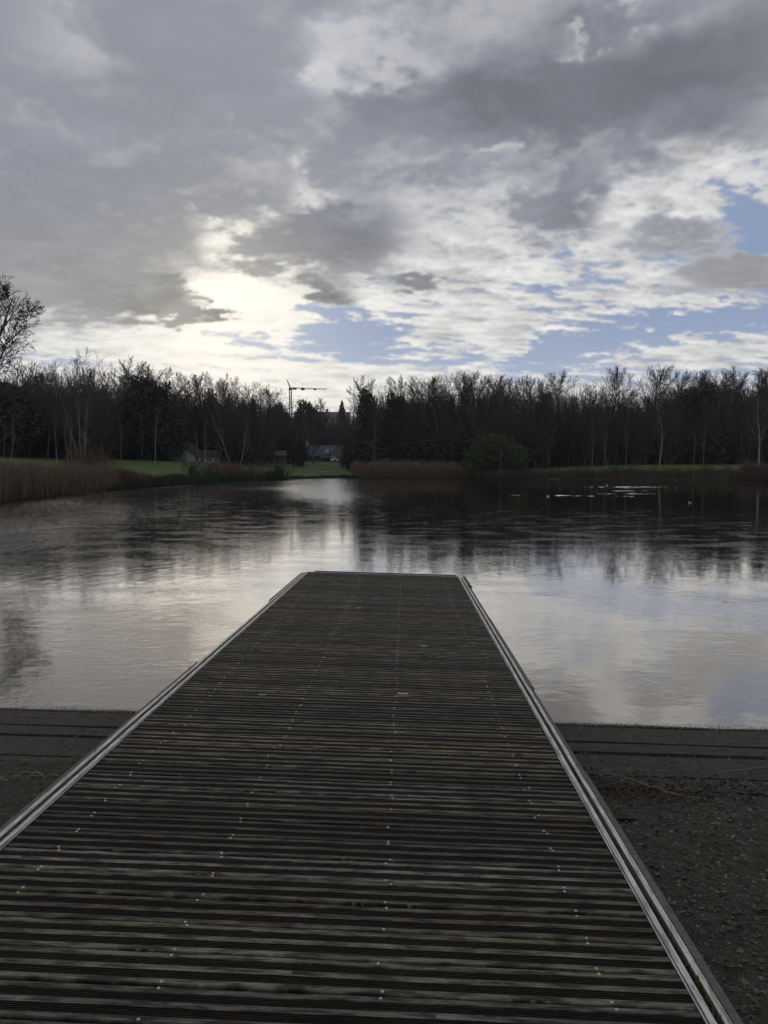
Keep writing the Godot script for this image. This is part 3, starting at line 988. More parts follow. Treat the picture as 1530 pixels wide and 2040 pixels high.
func far_buildings() -> void:
	var white := Color(0.44, 0.44, 0.46)
	var slate := Color(0.05, 0.055, 0.075)
	var d := 150.0
	gable_house("gable_house", "white gabled house end glimpsed between trunks above the left lawn", Vector3(across(372, d), land(across(372, d), -d), -d), PI / 2 - 0.15, Vector3(6, 1.7, 4.6), 3.6, white, slate, [])
	d = 151.0
	gable_house("bungalow", "low white house with dark windows beside the gabled house end", Vector3(across(415, d), land(across(415, d), -d) - 0.3, -d), 0.05, Vector3(5.6, 1.5, 4.0), 2.6, white, Color(0.05, 0.035, 0.03), [[-2.0, 0.5, 0.8, 0.8], [-0.7, 0.0, 0.6, 1.35, 1], [0.6, 0.5, 1.0, 0.7], [2.1, 0.5, 0.6, 0.7]])
	d = 172.0
	gable_house("row_house", "pale house wall seen through a screen of bare trunks left of the round dark bush", Vector3(across(552, d), land(across(552, d), -d) - 0.2, -d), 0.0, Vector3(9, 2.0, 5.0), 3.0, Color(0.16, 0.155, 0.15), Color(0.05, 0.045, 0.05), [[-3.0, 0.7, 0.8, 0.8], [0.5, 0.7, 0.8, 0.8], [3.0, 0.0, 0.8, 1.6, 1]])
	d = 225.0
	var base := Vector3(across(646, d), high(917, d), -d)
	var h := gable_house("slate_house", "long white house with a dark slate roof beyond the footpath", base, 0.0, Vector3(11.5, 1.5, 7.0), 4.3, Color(0.27, 0.27, 0.285), slate, [[-3.8, 0.3, 1.0, 0.9], [-1.5, 0.3, 1.0, 0.9], [1.2, 0.0, 1.0, 1.3, 1], [3.6, 0.2, 1.1, 1.0]], [-5.0])
	for x in [1.0, 2.9]:
		var dm := Buf.new()
		dm.prism(PackedVector2Array([Vector2(x - 0.6, 1.9), Vector2(x - 0.6, 2.9), Vector2(x, 3.5), Vector2(x + 0.6, 2.9), Vector2(x + 0.6, 1.9)]), 0.6, 2.9)
		part("dormer", dm.mesh(), mat(lin(0.42, 0.42, 0.44), 0.9), h)
	d = 223.5
	gable_house("annex", "pale rendered end house right of the slate-roofed house", Vector3(across(676, d), high(917, d), -d), PI / 2, Vector3(7, 2.2, 4.6), 4.4, Color(0.15, 0.15, 0.165), slate, [])
	d = 300.0
	gable_house("long_building", "broad dull-roofed building on the skyline right of the crane", Vector3(across(664, d), high(845, d), -d), 0.0, Vector3(13.5, 2.2, 9.0), 4.6, Color(0.28, 0.25, 0.24), Color(0.12, 0.095, 0.09), [[-5.0, 0.2, 1.0, 1.4], [-2.4, 0.2, 1.0, 1.4], [0.4, 0.2, 1.0, 1.4], [3.0, 0.2, 1.0, 1.4], [5.4, 0.2, 1.0, 1.4]], [-2.4, 4.6])
	d = 185.0
	gable_house("white_house", "house glimpsed as white specks through the wood at the right", Vector3(across(1243, d), high(905, d), -d), 0.1, Vector3(8, 2.6, 6.0), 5.2, white, slate, [[-2.0, 0.9, 1.0, 1.1], [2.0, 0.9, 1.0, 1.1]])
	# two parked cars before the slate house
	var k := 0
	for px in [646.0, 659.0]:
		d = 216.0
		var c := thing("parked_car", ["white car parked before the slate-roofed house, nearer the hedge", "white car parked before the slate-roofed house, nearer its pale end house"][k], "car", Vector3(across(px, d), high(919.5, d), -d), "cars parked before the slate house")
		k += 1
		var b := Buf.new()
		b.prism(PackedVector2Array([Vector2(-1.9, 0.3), Vector2(-1.95, 0.75), Vector2(-1.2, 0.85), Vector2(-0.7, 1.35), Vector2(0.8, 1.38), Vector2(1.4, 0.9), Vector2(1.95, 0.8), Vector2(1.95, 0.3)]), -0.8, 0.8)
		part("body", b.mesh(), mat(lin(0.75, 0.75, 0.75), 0.3), c)
		var g := Buf.new()
		g.prism(PackedVector2Array([Vector2(-0.95, 0.9), Vector2(-0.62, 1.28), Vector2(0.74, 1.30), Vector2(1.15, 0.92)]), -0.81, 0.81)
		part("side_glass", g.mesh(), mat(lin(0.02, 0.02, 0.025), 0.1), c)
		for x in [-1.25, 1.25]:
			for z in [-0.72, 0.72]:
				var w := CylinderMesh.new()
				w.top_radius = 0.31
				w.bottom_radius = 0.31
				w.height = 0.2
				w.radial_segments = 14
				w.rings = 0
				var o := part("wheel", w, mat(lin(0.02, 0.02, 0.02), 0.9), c, Vector3(x, 0.31, z))
				o.rotation.x = PI / 2
	# a clipped hedge before the houses
	d = 212.0
	var hb := Buf.new()
	var r := rng(44)
	for q in 1500:
		var p := Vector3(r.randf_range(-4.6, 4.6), r.randf_range(0, 1.1), r.randf_range(-0.5, 0.5))
		hb.leaf(p, Vector3(r.randfn(), r.randfn(), r.randfn()).normalized() * 0.17, Vector3(r.randfn(), r.randfn(), r.randfn()).normalized() * 0.11)
	single("hedge", hb.mesh(), mat(lin(0.022, 0.036, 0.014), 0.9), "low clipped dark green hedge before the slate-roofed house", "hedge", Vector3(across(625, d), high(919, d), -d))

func crane() -> void:
	var d := 420.0
	var x := across(580, d)
	var g := land(x, -d)
	var top := high(776, d)
	var t := thing("tower_crane", "slim tower crane against the bright sky, jib out to the right", "crane", Vector3(x, g, -d))
	var steel := mat(lin(0.06, 0.055, 0.05), 0.6, 0.2)
	var hgt := top - g
	var bar := func(b: Buf, p: Vector3, q: Vector3, r: float) -> void: b.tube(PackedVector3Array([p, q]), PackedFloat32Array([r, r]), 4)
	var b := Buf.new()
	var w := 0.62
	for sx in [-w, w]:
		for sz in [-w, w]:
			bar.call(b, Vector3(sx, 0, sz), Vector3(sx, hgt, sz), 0.16)
	var n := int(hgt / 1.5)
	for k in n:
		var y0 := k * hgt / n
		var y1 := (k + 1) * hgt / n
		for s in [-w, w]:
			bar.call(b, Vector3(-w, y0, s), Vector3(w, y1, s), 0.09)
			bar.call(b, Vector3(s, y0, w), Vector3(s, y1, -w), 0.09)
	part("mast", b.mesh(), steel, t)
	b = Buf.new()
	b.tube(PackedVector3Array([Vector3(0, hgt - 0.6, 0), Vector3(0, hgt + 0.5, 0)]), PackedFloat32Array([0.9, 0.9]), 10)
	part("slewing_ring", b.mesh(), steel, t)
	var tip := Vector3(-1.95, hgt + 5.3, 0)
	b = Buf.new()
	for s in [-0.45, 0.45]:
		bar.call(b, Vector3(-0.2, hgt + 0.2, s), tip, 0.17)
		bar.call(b, Vector3(0.45, hgt + 0.2, s), tip + Vector3(0.25, -0.6, 0), 0.12)
	for k in 5:
		var f := k / 5.0
		bar.call(b, Vector3(-0.2, hgt + 0.2, 0).lerp(tip, f), Vector3(0.45, hgt + 0.2, 0).lerp(tip, f + 0.12), 0.09)
	part("apex_frame", b.mesh(), steel, t)
	b = Buf.new()
	var L := 20.0
	for s in [-0.4, 0.4]:
		bar.call(b, Vector3(0.6, hgt + 0.1, s), Vector3(L, hgt - 0.3, s), 0.09)
	bar.call(b, Vector3(0.6, hgt + 0.8, 0), Vector3(L, hgt - 0.1, 0), 0.08)
	for k in 22:
		var f0 := k / 22.0
		var f1 := (k + 0.5) / 22.0
		for s in [-0.4, 0.4]:
			bar.call(b, Vector3(lerpf(0.6, L, f0), lerpf(hgt + 0.1, hgt - 0.3, f0), s), Vector3(lerpf(0.6, L, f1), lerpf(hgt + 0.8, hgt - 0.1, f1), 0), 0.05)
	part("jib", b.mesh(), steel, t)
	for q in [[2.2, 0.55, 1.1], [6.9, 0.75, 1.0], [13.6, 0.5, 0.7]]:
		b = Buf.new()
		var y := lerpf(hgt + 0.1, hgt - 0.3, q[0] / L)
		b.box(Vector3(q[0] - q[2], y - q[1], -0.5), Vector3(q[0] + q[2], y + q[1] * 0.8, 0.5))
		part("trolley" if q[0] > 10 else "winch", b.mesh(), steel, t)
	b = Buf.new()
	bar.call(b, Vector3(6.9, hgt, 0), Vector3(6.9, hgt + 3.1, 0), 0.06)
	part("post", b.mesh(), steel, t)
	for q in [[tip, Vector3(6.9, hgt + 3.1, 0)], [Vector3(1.1, hgt + 3.9, 0), Vector3(6.2, hgt + 0.7, 0)], [Vector3(6.9, hgt + 3.1, 0), Vector3(12.4, hgt + 0.3, 0)]]:
		b = Buf.new()
		bar.call(b, q[0], q[1], 0.035)
		part("stay", b.mesh(), steel, t)
	b = Buf.new()
	b.box(Vector3(-1.6, 0.0, -1.6), Vector3(1.6, 1.2, 1.6))
	part("base", b.mesh(), steel, t)

# ---------------------------------------------------------------- trees

# One bough and all that it bears. P: per level kids, length ratio, angle, bend, lift; wood holds trunk and limbs, twigs the rest.
func grow(wood: Buf, twigs: Buf, p: Vector3, dir: Vector3, length: float, r: float, lev: int, P: Dictionary, g: RandomNumberGenerator) -> void:
	var segs: int = [8, 5, 3, 2, 1][lev]
	var pts := PackedVector3Array([p])
	var rad := PackedFloat32Array([r])
	var d := dir
	for k in segs:
		d = (d + Vector3(g.randfn(), g.randfn() * 0.5, g.randfn()) * P.bend[lev] + Vector3.UP * P.lift[lev]).normalized()
		p += d * length / segs
		pts.append(p)
		rad.append(maxf(lerpf(r, r * P.tip[lev], (k + 1.0) / segs), P.least))
	(wood if lev < 2 else twigs).tube(pts, rad, [7, 4, 3, 3, 3][lev])
	if lev >= P.kids.size():
		return
	var n: int = P.kids[lev]
	var turn := g.randf() * TAU
	var dome: Vector3 = P.get("dome", Vector3.ZERO)
	for k in n:
		var t: float = lerpf(P.from[lev], 0.99, (k + g.randf() * 0.9) / n)
		var f := t * segs
		var j := mini(int(f), segs - 1)
		var at := pts[j].lerp(pts[j + 1], f - j)
		var along := (pts[j + 1] - pts[j]).normalized()
		turn += 2.4 + g.randf_range(-0.5, 0.5)
		var side := along.cross(Vector3.UP if absf(along.y) < 0.95 else Vector3.RIGHT).normalized().rotated(along, turn)
		var ang: float = P.angle[lev] * g.randf_range(0.7, 1.25) * lerpf(1.15, 0.6, t)
		var cd := (along * cos(ang) + side * sin(ang)).normalized()
		var shape: float = lerpf(1.0, P.top[lev], (t - P.from[lev]) / (1.0 - P.from[lev]))
		var reach: float = length * P.ratio[lev] * shape * g.randf_range(0.65, 1.15)
		if dome.x > 0.0:       # boughs end near a rounded outline: dome is (half width, middle height, half height)
			var o := (at - Vector3(0, dome.y, 0)) / Vector3(dome.x, dome.z, dome.x)
			var e := cd / Vector3(dome.x, dome.z, dome.x)
			var bb := o.dot(e)
			var disc := bb * bb - e.length_squared() * (o.length_squared() - 1.0)
			var exit := (-bb + sqrt(disc)) / e.length_squared() if disc > 0.0 else 0.3
			reach = maxf(exit, 0.3) * g.randf_range(0.75, 1.02) if lev == 0 else minf(reach, maxf(exit, 0.25) * g.randf_range(0.9, 1.15) + 0.15)
		grow(wood, twigs, at, cd, reach, maxf(lerpf(rad[j], rad[j + 1], f - j) * P.thin[lev], P.least), lev + 1, P, g)

func tree_kind(s: int, P: Dictionary) -> Dictionary:
	var wood := Buf.new()
	var twigs := Buf.new()
	var g := rng(s)
	var stems: int = P.get("stems", 1)
	for k in stems:
		var a := k * TAU / stems + g.randf() * 0.8
		var lean: float = P.get("lean", 0.05)
		var dir := Vector3(cos(a) * lean, 1, sin(a) * lean).normalized()
		grow(wood, twigs, Vector3(cos(a), 0, sin(a)) * (0.25 if stems > 1 else 0.0) - Vector3(0, 0.3, 0), dir, P.height * (g.randf_range(0.75, 1.0) if stems > 1 else 0.9), P.girth, 0, P, g)
	var top := 0.0
	for v in twigs.v:
		top = maxf(top, v.y)
	return {"wood": wood.mesh(), "twigs": twigs.mesh(), "top": top}

func crown_mesh(s: int, lobes: Array, leaves: int, size: float) -> ArrayMesh:    # lobes: [centre, radii]
	var g := rng(s)
	var b := Buf.new()
	var total := 0.0
	for l in lobes:
		total += l[1].x * l[1].y
	for l in lobes:
		for k in int(leaves * l[1].x * l[1].y / total):
			var o := Vector3(g.randfn(), g.randfn(), g.randfn()).normalized()
			# tufts: directions gather round a few hundred bough ends, which leaves gaps between them
			o = (o + Vector3(sin(o.y * 9.0 + o.x * 5.0), cos(o.x * 8.0 - o.z * 6.0), sin(o.z * 9.0)) * 0.12).normalized()
			var rr := lerpf(0.45, 1.0, sqrt(g.randf())) * (1.0 + 0.15 * sin(o.x * 9.0 + s) * cos(o.y * 7.0) + 0.10 * sin(o.z * 13.0 + o.x * 5.0))
			var p: Vector3 = l[0] + o * l[1] * rr
			b.leaf(p, (Vector3(g.randfn(), g.randfn(), g.randfn()).normalized() + o * 0.3) * size * g.randf_range(0.7, 1.4), Vector3(g.randfn(), g.randfn(), g.randfn()).normalized() * size * g.randf_range(0.4, 0.8))
	return b.mesh()

func set_tree(called: String, label: String, kind: Dictionary, px: float, d: float, top: float, bark: Material, twig: Material, turn: float, group := "", wide := 1.0) -> Node3D:
	var x := across(px, d)
	var y := land(x, -d)
	var t := thing(called, label, "tree", Vector3(x, y, -d), group)
	var s: float = (high(top - 4.0, d) - y) / kind.top
	t.scale = Vector3(s * wide, s, s * wide)
	t.rotation.y = turn
	part("trunk", kind.wood, bark, t)
	part("crown", kind.twigs, twig, t)
	return t

func set_evergreen(called: String, label: String, crown: ArrayMesh, height0: float, px: float, d: float, top: float, wide: float, leaf: Material, bark: Material, group := "") -> Node3D:
	var x := across(px, d)
	var y := land(x, -d)
	var t := thing(called, label, "tree", Vector3(x, y, -d), group)
	var s := (high(top, d) - y) / height0
	t.scale = Vector3(s * wide, s, s * wide)
	t.rotation.y = px
	var b := Buf.new()
	b.tube(PackedVector3Array([Vector3(0, -0.3, 0), Vector3(0.05, height0 * 0.3, 0), Vector3(-0.05, height0 * 0.8, 0.05)]), PackedFloat32Array([0.35, 0.28, 0.08]), 8)
	part("trunk", b.mesh(), bark, t)
	part("crown", crown, leaf, t)
	return t

func nth(n: int) -> String:
	return ["first", "second", "third", "fourth", "fifth", "sixth", "seventh", "eighth", "ninth", "tenth", "eleventh", "twelfth", "thirteenth", "fourteenth", "fifteenth", "sixteenth", "seventeenth", "eighteenth", "nineteenth", "twentieth", "twenty-first", "twenty-second", "twenty-third", "twenty-fourth"][n]

func rank(list: Array, q: Array) -> String:      # which one it is, counted from the left
	var n := 0
	for o in list:
		if o[0] < q[0]:
			n += 1
	return nth(n)

func skyline(px: float) -> float:
	var xs := [-200, 40, 110, 170, 230, 290, 350, 420, 480, 540, 580, 630, 690, 730, 785, 850, 900, 950, 1000, 1060, 1115, 1165, 1215, 1262, 1310, 1380, 1440, 1490, 1540, 1800]
	var ys := [700, 745, 750, 705, 745, 722, 752, 750, 765, 782, 800, 815, 818, 762, 754, 750, 744, 746, 753, 756, 746, 778, 736, 780, 736, 746, 738, 740, 742, 735]
	for k in xs.size() - 1:
		if px <= xs[k + 1]:
			return lerpf(ys[k], ys[k + 1], (px - xs[k]) / float(xs[k + 1] - xs[k]))
	return 740.0

func trees() -> void:
	var bark_dark := mat(lin(0.055, 0.046, 0.040), 0.9)
	var bark_grey := mat(lin(0.15, 0.14, 0.125), 0.9)
	var bark_pale := mat(lin(0.23, 0.215, 0.195), 0.85)
	var twig_dark := mat(lin(0.075, 0.058, 0.052), 0.9)
	var twig_red := mat(lin(0.10, 0.065, 0.055), 0.9)
	var leaf_dark := mat(lin(0.040, 0.052, 0.028), 0.85)
	var leaf_pine := mat(lin(0.034, 0.042, 0.032), 0.9)
	var up := {"height": 13.0, "girth": 0.22, "least": 0.013, "dome": Vector3(3.9, 7.4, 5.7), "kids": [18, 13, 10], "from": [0.16, 0.12, 0.12], "ratio": [0.50, 0.42, 0.50], "top": [0.5, 0.6, 0.7], "angle": [0.85, 0.8, 0.8], "bend": [0.07, 0.13, 0.18, 0.22], "lift": [0.06, 0.10, 0.06, 0.03], "tip": [0.12, 0.25, 0.4, 0.5], "thin": [0.5, 0.5, 0.6]}
	var round_ := up.duplicate(true)
	round_.merge({"dome": Vector3(5.0, 7.8, 5.3), "kids": [17, 14, 11], "from": [0.26, 0.15, 0.12], "ratio": [0.55, 0.42, 0.5], "top": [0.6, 0.6, 0.6], "angle": [0.85, 0.8, 0.8], "lift": [0.02, 0.10, 0.06, 0.03], "bend": [0.10, 0.14, 0.18, 0.2]}, true)
	var many := up.duplicate(true)
	many.erase("dome")
	many.merge({"stems": 5, "lean": 0.24, "girth": 0.13, "kids": [12, 10, 6], "from": [0.25, 0.2, 0.2], "ratio": [0.38, 0.42, 0.5]}, true)
	var larch := up.duplicate(true)
	larch.erase("dome")
	larch.merge({"kids": [26, 9, 4], "from": [0.10, 0.2, 0.2], "ratio": [0.36, 0.3, 0.5], "top": [0.2, 0.6, 0.6], "angle": [1.45, 0.9, 0.8], "lift": [0.1, 0.03, -0.02, -0.02], "girth": 0.30}, true)
	var slim := up.duplicate(true)
	slim.erase("dome")
	slim.merge({"girth": 0.13, "kids": [11, 7, 4], "from": [0.42, 0.2, 0.2], "ratio": [0.30, 0.42, 0.5], "bend": [0.07, 0.1, 0.15, 0.2]}, true)
	var fork := up.duplicate(true)
	fork.erase("dome")
	fork.merge({"stems": 2, "lean": 0.42, "girth": 0.12, "kids": [9, 7, 4], "from": [0.4, 0.2, 0.2], "ratio": [0.32, 0.42, 0.5], "bend": [0.09, 0.1, 0.15, 0.2], "lift": [0.05, 0.12, 0.1, 0.05]}, true)
	var big := round_.duplicate(true)
	big.merge({"dome": Vector3(5.2, 7.8, 5.6), "kids": [14, 12, 8, 3], "least": 0.013, "ratio": [0.56, 0.44, 0.5, 0.5], "from": [0.25, 0.2, 0.15, 0.2], "top": [0.6, 0.6, 0.6, 0.8], "angle": [0.85, 0.8, 0.8, 0.7], "lift": [0.02, 0.09, 0.06, 0.03, 0.0], "bend": [0.10, 0.14, 0.18, 0.2, 0.2], "tip": [0.12, 0.25, 0.4, 0.5, 0.6], "thin": [0.5, 0.5, 0.6, 0.7]}, true)
	var kinds := {"up": [], "round": [], "many": [], "slim": []}
	for k in 3:
		kinds.up.append(tree_kind(100 + k, up))
		kinds.round.append(tree_kind(200 + k, round_))
	for k in 2:
		kinds.many.append(tree_kind(300 + k, many))
		kinds.slim.append(tree_kind(400 + k, slim))
	var larch_k := tree_kind(500, larch)
	var fork_k := tree_kind(510, fork)
	var big_k := tree_kind(520, big)
	# trees that one can tell apart
	set_tree("bare_tree", "tall bare tree cut off by the left edge, its crown highest of all", big_k, -76, 70, 512, bark_dark, twig_dark, 0.6, "", 1.1)
	set_tree("bare_tree", "bare tree with many upright stems behind the reed bed, above the left lawn", kinds.many[0], 165, 108, 699, bark_grey, twig_dark, 0.0, "", 0.85)
	set_tree("bare_tree", "leaning bare tree between the left evergreen mass and the many-stemmed tree", kinds.round[0], 95, 112, 742, bark_dark, twig_red, 1.0)
	set_tree("bare_tree", "slender twin tree standing alone at the far shore by the footpath", fork_k, 620, 133, 806, bark_grey, twig_red, 0.75, "", 0.34)
	set_tree("forked_tree", "small pale-barked tree forked into a wide V behind the red shrubs", fork_k, 470, 108, 822, bark_pale, twig_red, 0.1, "", 0.75)
	set_tree("larch", "bare larch with level branches right of the footpath's end", larch_k, 708, 140, 806, bark_dark, twig_dark, 0.0)
	set_tree("larch", "stouter grey larch behind the straw-coloured reed bed", larch_k, 745, 137, 790, bark_dark, twig_dark, 2.0, "", 1.1)
	set_tree("birch", "white-stemmed birch forked high up, among the dark trees behind the willow", fork_k, 1078, 150, 765, bark_pale, twig_dark, 0.5, "", 0.8)
	set_tree("birch", "slim pale birch leaning left on the right-hand bank", kinds.slim[1], 1314, 122, 800, bark_pale, twig_dark, 0.0).rotation.z = 0.06
	set_tree("bare_tree", "crooked pale-trunked tree on the bank near the right edge", kinds.slim[0], 1508, 110, 790, bark_pale, twig_dark, 1.0, "", 1.5)
	set_tree("bare_tree", "broad fan-shaped bare tree left of the gap in the right skyline", kinds.round[1], 1113, 150, 742, bark_dark, twig_dark, 0.3)
	set_tree("bare_tree", "tall bare tree standing clear between the two gaps in the right skyline", kinds.round[2], 1215, 146, 733, bark_dark, twig_dark, 2.2, "", 0.85)
	set_tree("bare_tree", "wide-spreading bare tree right of the second skyline gap", kinds.round[0], 1308, 146, 733, bark_dark, twig_dark, 4.0, "", 0.95)
	var k := 0
	var left_saplings := [[10, 98, 860], [24, 97, 850], [115, 100, 850], [136, 100, 840], [144, 100, 850], [243, 125, 835], [284, 128, 860], [309, 125, 830], [412, 118, 850], [400, 98, 865]]
	for q in left_saplings:
		set_tree("sapling", "%s thin young tree from the left along the left lawn and reeds" % rank(left_saplings, q), kinds.slim[k % 2], q[0], q[1], q[2] - 20, bark_pale if k % 3 else bark_grey, twig_red, k * 1.3, "young trees on the left bank", 0.7)
		k += 1
	var screen_trunks := [[528, 150, 850], [536, 156, 845], [545, 160, 850], [553, 150, 855], [562, 158, 850], [571, 162, 855]]
	for q in screen_trunks:
		set_tree("sapling", "%s thin trunk from the left before the pale house wall" % rank(screen_trunks, q), kinds.slim[k % 2], q[0], q[1], q[2], bark_dark, twig_red, k * 1.3, "trunks before the pale house wall", 0.7)
		k += 1
	var right_saplings := [[1180, 130, 830], [1208, 118, 840], [1400, 122, 835], [1381, 126, 845], [1245, 130, 835]]
	for q in right_saplings:
		set_tree("sapling", "%s thin young tree from the left on the bank below the right-hand wood" % rank(right_saplings, q), kinds.slim[k % 2], q[0], q[1], q[2], bark_grey, twig_dark, k * 1.3, "young trees on the right bank", 0.7)
		k += 1
	# the wood's front rank, each crown at its own height
	var left_wood := [[60, 128, 752, 0], [240, 160, 742, 1], [278, 163, 717, 0], [312, 160, 733, 1], [352, 160, 756, 0], [386, 158, 745, 1], [420, 160, 747, 2], [455, 163, 757, 0], [500, 160, 764, 2], [541, 165, 776, 1], [482, 150, 790, 0]]
	for q in left_wood:
		set_tree("bare_tree", "%s bare tree from the left in the wood behind the left lawn" % rank(left_wood, q), kinds[["up", "round", "many"][q[3]]][k % 2], q[0], q[1], q[2], bark_dark, twig_red if k % 2 else twig_dark, k * 1.7, "bare trees behind the left lawn")
		k += 1
	var right_wood := [[625, 176, 795, 0], [850, 150, 750, 1], [872, 158, 757, 0], [897, 150, 743, 0], [922, 158, 752, 0], [947, 152, 744, 1], [968, 160, 752, 0], [992, 152, 752, 1], [1018, 158, 757, 0], [1042, 154, 754, 1], [1080, 157, 760, 0], [1165, 162, 780, 0], [1255, 166, 777, 0], [1345, 156, 741, 0], [1378, 160, 745, 0], [1412, 154, 741, 1], [1430, 160, 744, 0], [1452, 154, 736, 0], [1482, 158, 742, 0], [1512, 154, 738, 0], [1545, 150, 735, 1], [1575, 152, 738, 0], [835, 160, 765, 0]]
	for q in right_wood:
		set_tree("bare_tree", "%s bare tree from the left in the front rank of the right-hand wood" % rank(right_wood, q), kinds[["up", "round"][q[3]]][k % 3], q[0], q[1], q[2], bark_dark, twig_dark, k * 1.7, "bare trees of the right-hand wood", 1.0)
		k += 1
	# the ranks behind
	var g := rng(77)
	for q in 110:
		var px := -60.0 + q * 15.2 + g.randf_range(-8, 8)
		if px > 560 and px < 705:
			continue
		var d := g.randf_range(168, 196)
		var pick: String = ["up", "up", "round"][g.randi() % 3]
		set_tree("bare_tree", "bare tree deep in the wood, showing only as twigs between nearer crowns", kinds[pick][g.randi() % 3], px, d, skyline(px) + g.randf_range(24, 62), bark_dark, twig_dark, g.randf() * TAU, "bare trees deep in the wood", 0.9)
	# evergreens
	var V := func(x: float, y: float, z: float) -> Vector3: return Vector3(x, y, z)
	var mound := crown_mesh(31, [[V.call(0, 4.2, 0), V.call(4.2, 3.6, 3.6)], [V.call(-2.6, 2.8, 0.5), V.call(2.8, 2.6, 2.6)], [V.call(2.7, 3.0, 0.3), V.call(3.0, 2.8, 2.6)], [V.call(0.8, 6.2, 0), V.call(2.2, 1.9, 2.0)], [V.call(-1.4, 6.0, -0.3), V.call(1.8, 1.5, 1.7)], [V.call(2.6, 5.2, 0), V.call(1.7, 1.4, 1.5)]], 9000, 0.24)
	var ball := crown_mesh(32, [[V.call(0, 2.0, 0), V.call(1.9, 2.0, 1.9)], [V.call(0.3, 2.9, 0.2), V.call(1.3, 1.2, 1.3)]], 3200, 0.15)
	var spire := crown_mesh(33, [[V.call(0, 2.0, 0), V.call(1.25, 1.7, 1.25)], [V.call(0, 3.8, 0), V.call(0.95, 1.6, 0.95)], [V.call(0.05, 5.5, 0), V.call(0.6, 1.4, 0.6)], [V.call(0, 6.6, 0), V.call(0.28, 0.9, 0.28)]], 2800, 0.17)
	var ivy := crown_mesh(34, [[V.call(0, 3.4, 0), V.call(1.5, 3.2, 1.5)], [V.call(0.5, 6.6, 0), V.call(1.9, 1.9, 1.7)], [V.call(-1.0, 7.6, 0.2), V.call(1.2, 1.2, 1.2)], [V.call(1.2, 8.2, 0), V.call(1.0, 1.1, 1.0)]], 3800, 0.18)
	set_evergreen("evergreen_tree", "huge dark evergreen at the left edge, below the tall bare tree", mound, 8.0, 2, 112, 764, 1.35, leaf_pine, bark_dark)
	set_evergreen("evergreen_tree", "broad dark double-domed evergreen behind the middle of the left lawn", mound, 8.0, 298, 142, 756, 0.76, leaf_pine, bark_dark)
	set_evergreen("evergreen_tree", "lower dark evergreen between the double-domed one and the many-stemmed tree", mound, 8.0, 205, 138, 840, 1.35, leaf_dark, bark_dark)
	set_evergreen("cypress", "narrow dark conifer rising from the wood left of the crane", spire, 7.4, 506, 152, 795, 0.8, leaf_pine, bark_dark)
	set_evergreen("evergreen_tree", "tattered dark evergreen close to the left of the crane's mast", mound, 8.0, 553, 240, 806, 0.5, leaf_dark, bark_dark)
	set_evergreen("evergreen_tree", "rounded dark evergreen just right of the crane's mast", mound, 8.0, 612, 242, 801, 0.55, leaf_pine, bark_dark)
	set_evergreen("cypress", "dark columnar cypress on the skyline right of the long building", spire, 7.4, 682, 285, 801, 0.85, leaf_pine, bark_dark)
	set_evergreen("ivied_tree", "ivy-clad tree with a dark core, first right of the skyline gap", ivy, 9.0, 733, 143, 778, 0.6, leaf_dark, bark_dark)
	set_evergreen("ivied_tree", "smaller ivy-clad trunk under a round bare crown, second right of the gap", ivy, 9.0, 788, 145, 785, 0.6, leaf_dark, bark_dark)
	set_tree("bare_tree", "round-headed bare tree over the second ivy-clad trunk", kinds.round[1], 786, 146, 752, bark_dark, twig_dark, 1.1, "", 0.8)
	set_tree("bare_tree", "bare tree whose twigs fringe the first ivy-clad tree", kinds.up[1], 733, 144, 752, bark_dark, twig_dark, 1.1, "", 0.9)
	set_evergreen("ivied_tree", "tall ivy-smothered tree with a dense dark head near the right end of the wood", ivy, 9.0, 1388, 150, 768, 0.9, leaf_dark, bark_dark)
	set_evergreen("evergreen_tree", "dark rounded bush-like evergreen standing alone on the lawn left of the footpath", ball, 4.0, 595, 152, 879, 0.95, leaf_pine, bark_dark)
	set_evergreen("evergreen_tree", "dark evergreen bush below the larch right of the footpath", ball, 4.0, 697, 143, 893, 1.0, leaf_pine, bark_dark)
	set_evergreen("evergreen_tree", "small dark evergreen right under the stouter larch", ball, 4.0, 722, 141, 885, 1.2, leaf_pine, bark_dark)
	k = 0
	var shade_shrubs := [[40, 125, 850], [120, 130, 862], [335, 158, 850], [470, 158, 868], [505, 150, 870], [660, 255, 850], [800, 148, 862], [850, 144, 872], [905, 150, 850], [1050, 146, 865], [1130, 150, 860], [1170, 150, 868], [1225, 148, 870], [1290, 150, 850], [1350, 148, 858], [1420, 146, 860], [1480, 150, 850], [1530, 148, 862]]
	for q in shade_shrubs:
		set_evergreen("evergreen_shrub", "%s dark evergreen shrub from the left in the shade beneath the bare wood" % rank(shade_shrubs, q), ball, 4.0, q[0], q[1], q[2], 1.7, leaf_dark, bark_dark, "evergreen shrubs under the wood")
		k += 1
	# the undergrowth of the wood, stems and twigs past counting
	var th := Buf.new()
	var dump := Buf.new()
	var gg := rng(91)
	for s in 9:
		var a := gg.randf() * TAU
		grow(dump, th, Vector3(gg.randf_range(-1.2, 1.2), 0, gg.randf_range(-1.0, 1.0)), Vector3(cos(a) * 0.35, 1, sin(a) * 0.35).normalized(), gg.randf_range(5.0, 10.0), 0.06, 2, {"least": 0.016, "kids": [0, 0, 10, 3], "from": [0, 0, 0.15, 0.2], "ratio": [0, 0, 0.4, 0.4], "top": [1, 1, 0.6, 0.8], "angle": [0, 0, 0.7, 0.7], "bend": [0, 0, 0.12, 0.2, 0.2], "lift": [0, 0, 0.1, 0.06, 0.0], "tip": [1, 1, 0.4, 0.5, 0.5], "thin": [1, 1, 0.6, 0.7]}, gg)
	var thm := th.mesh()
	var places := []
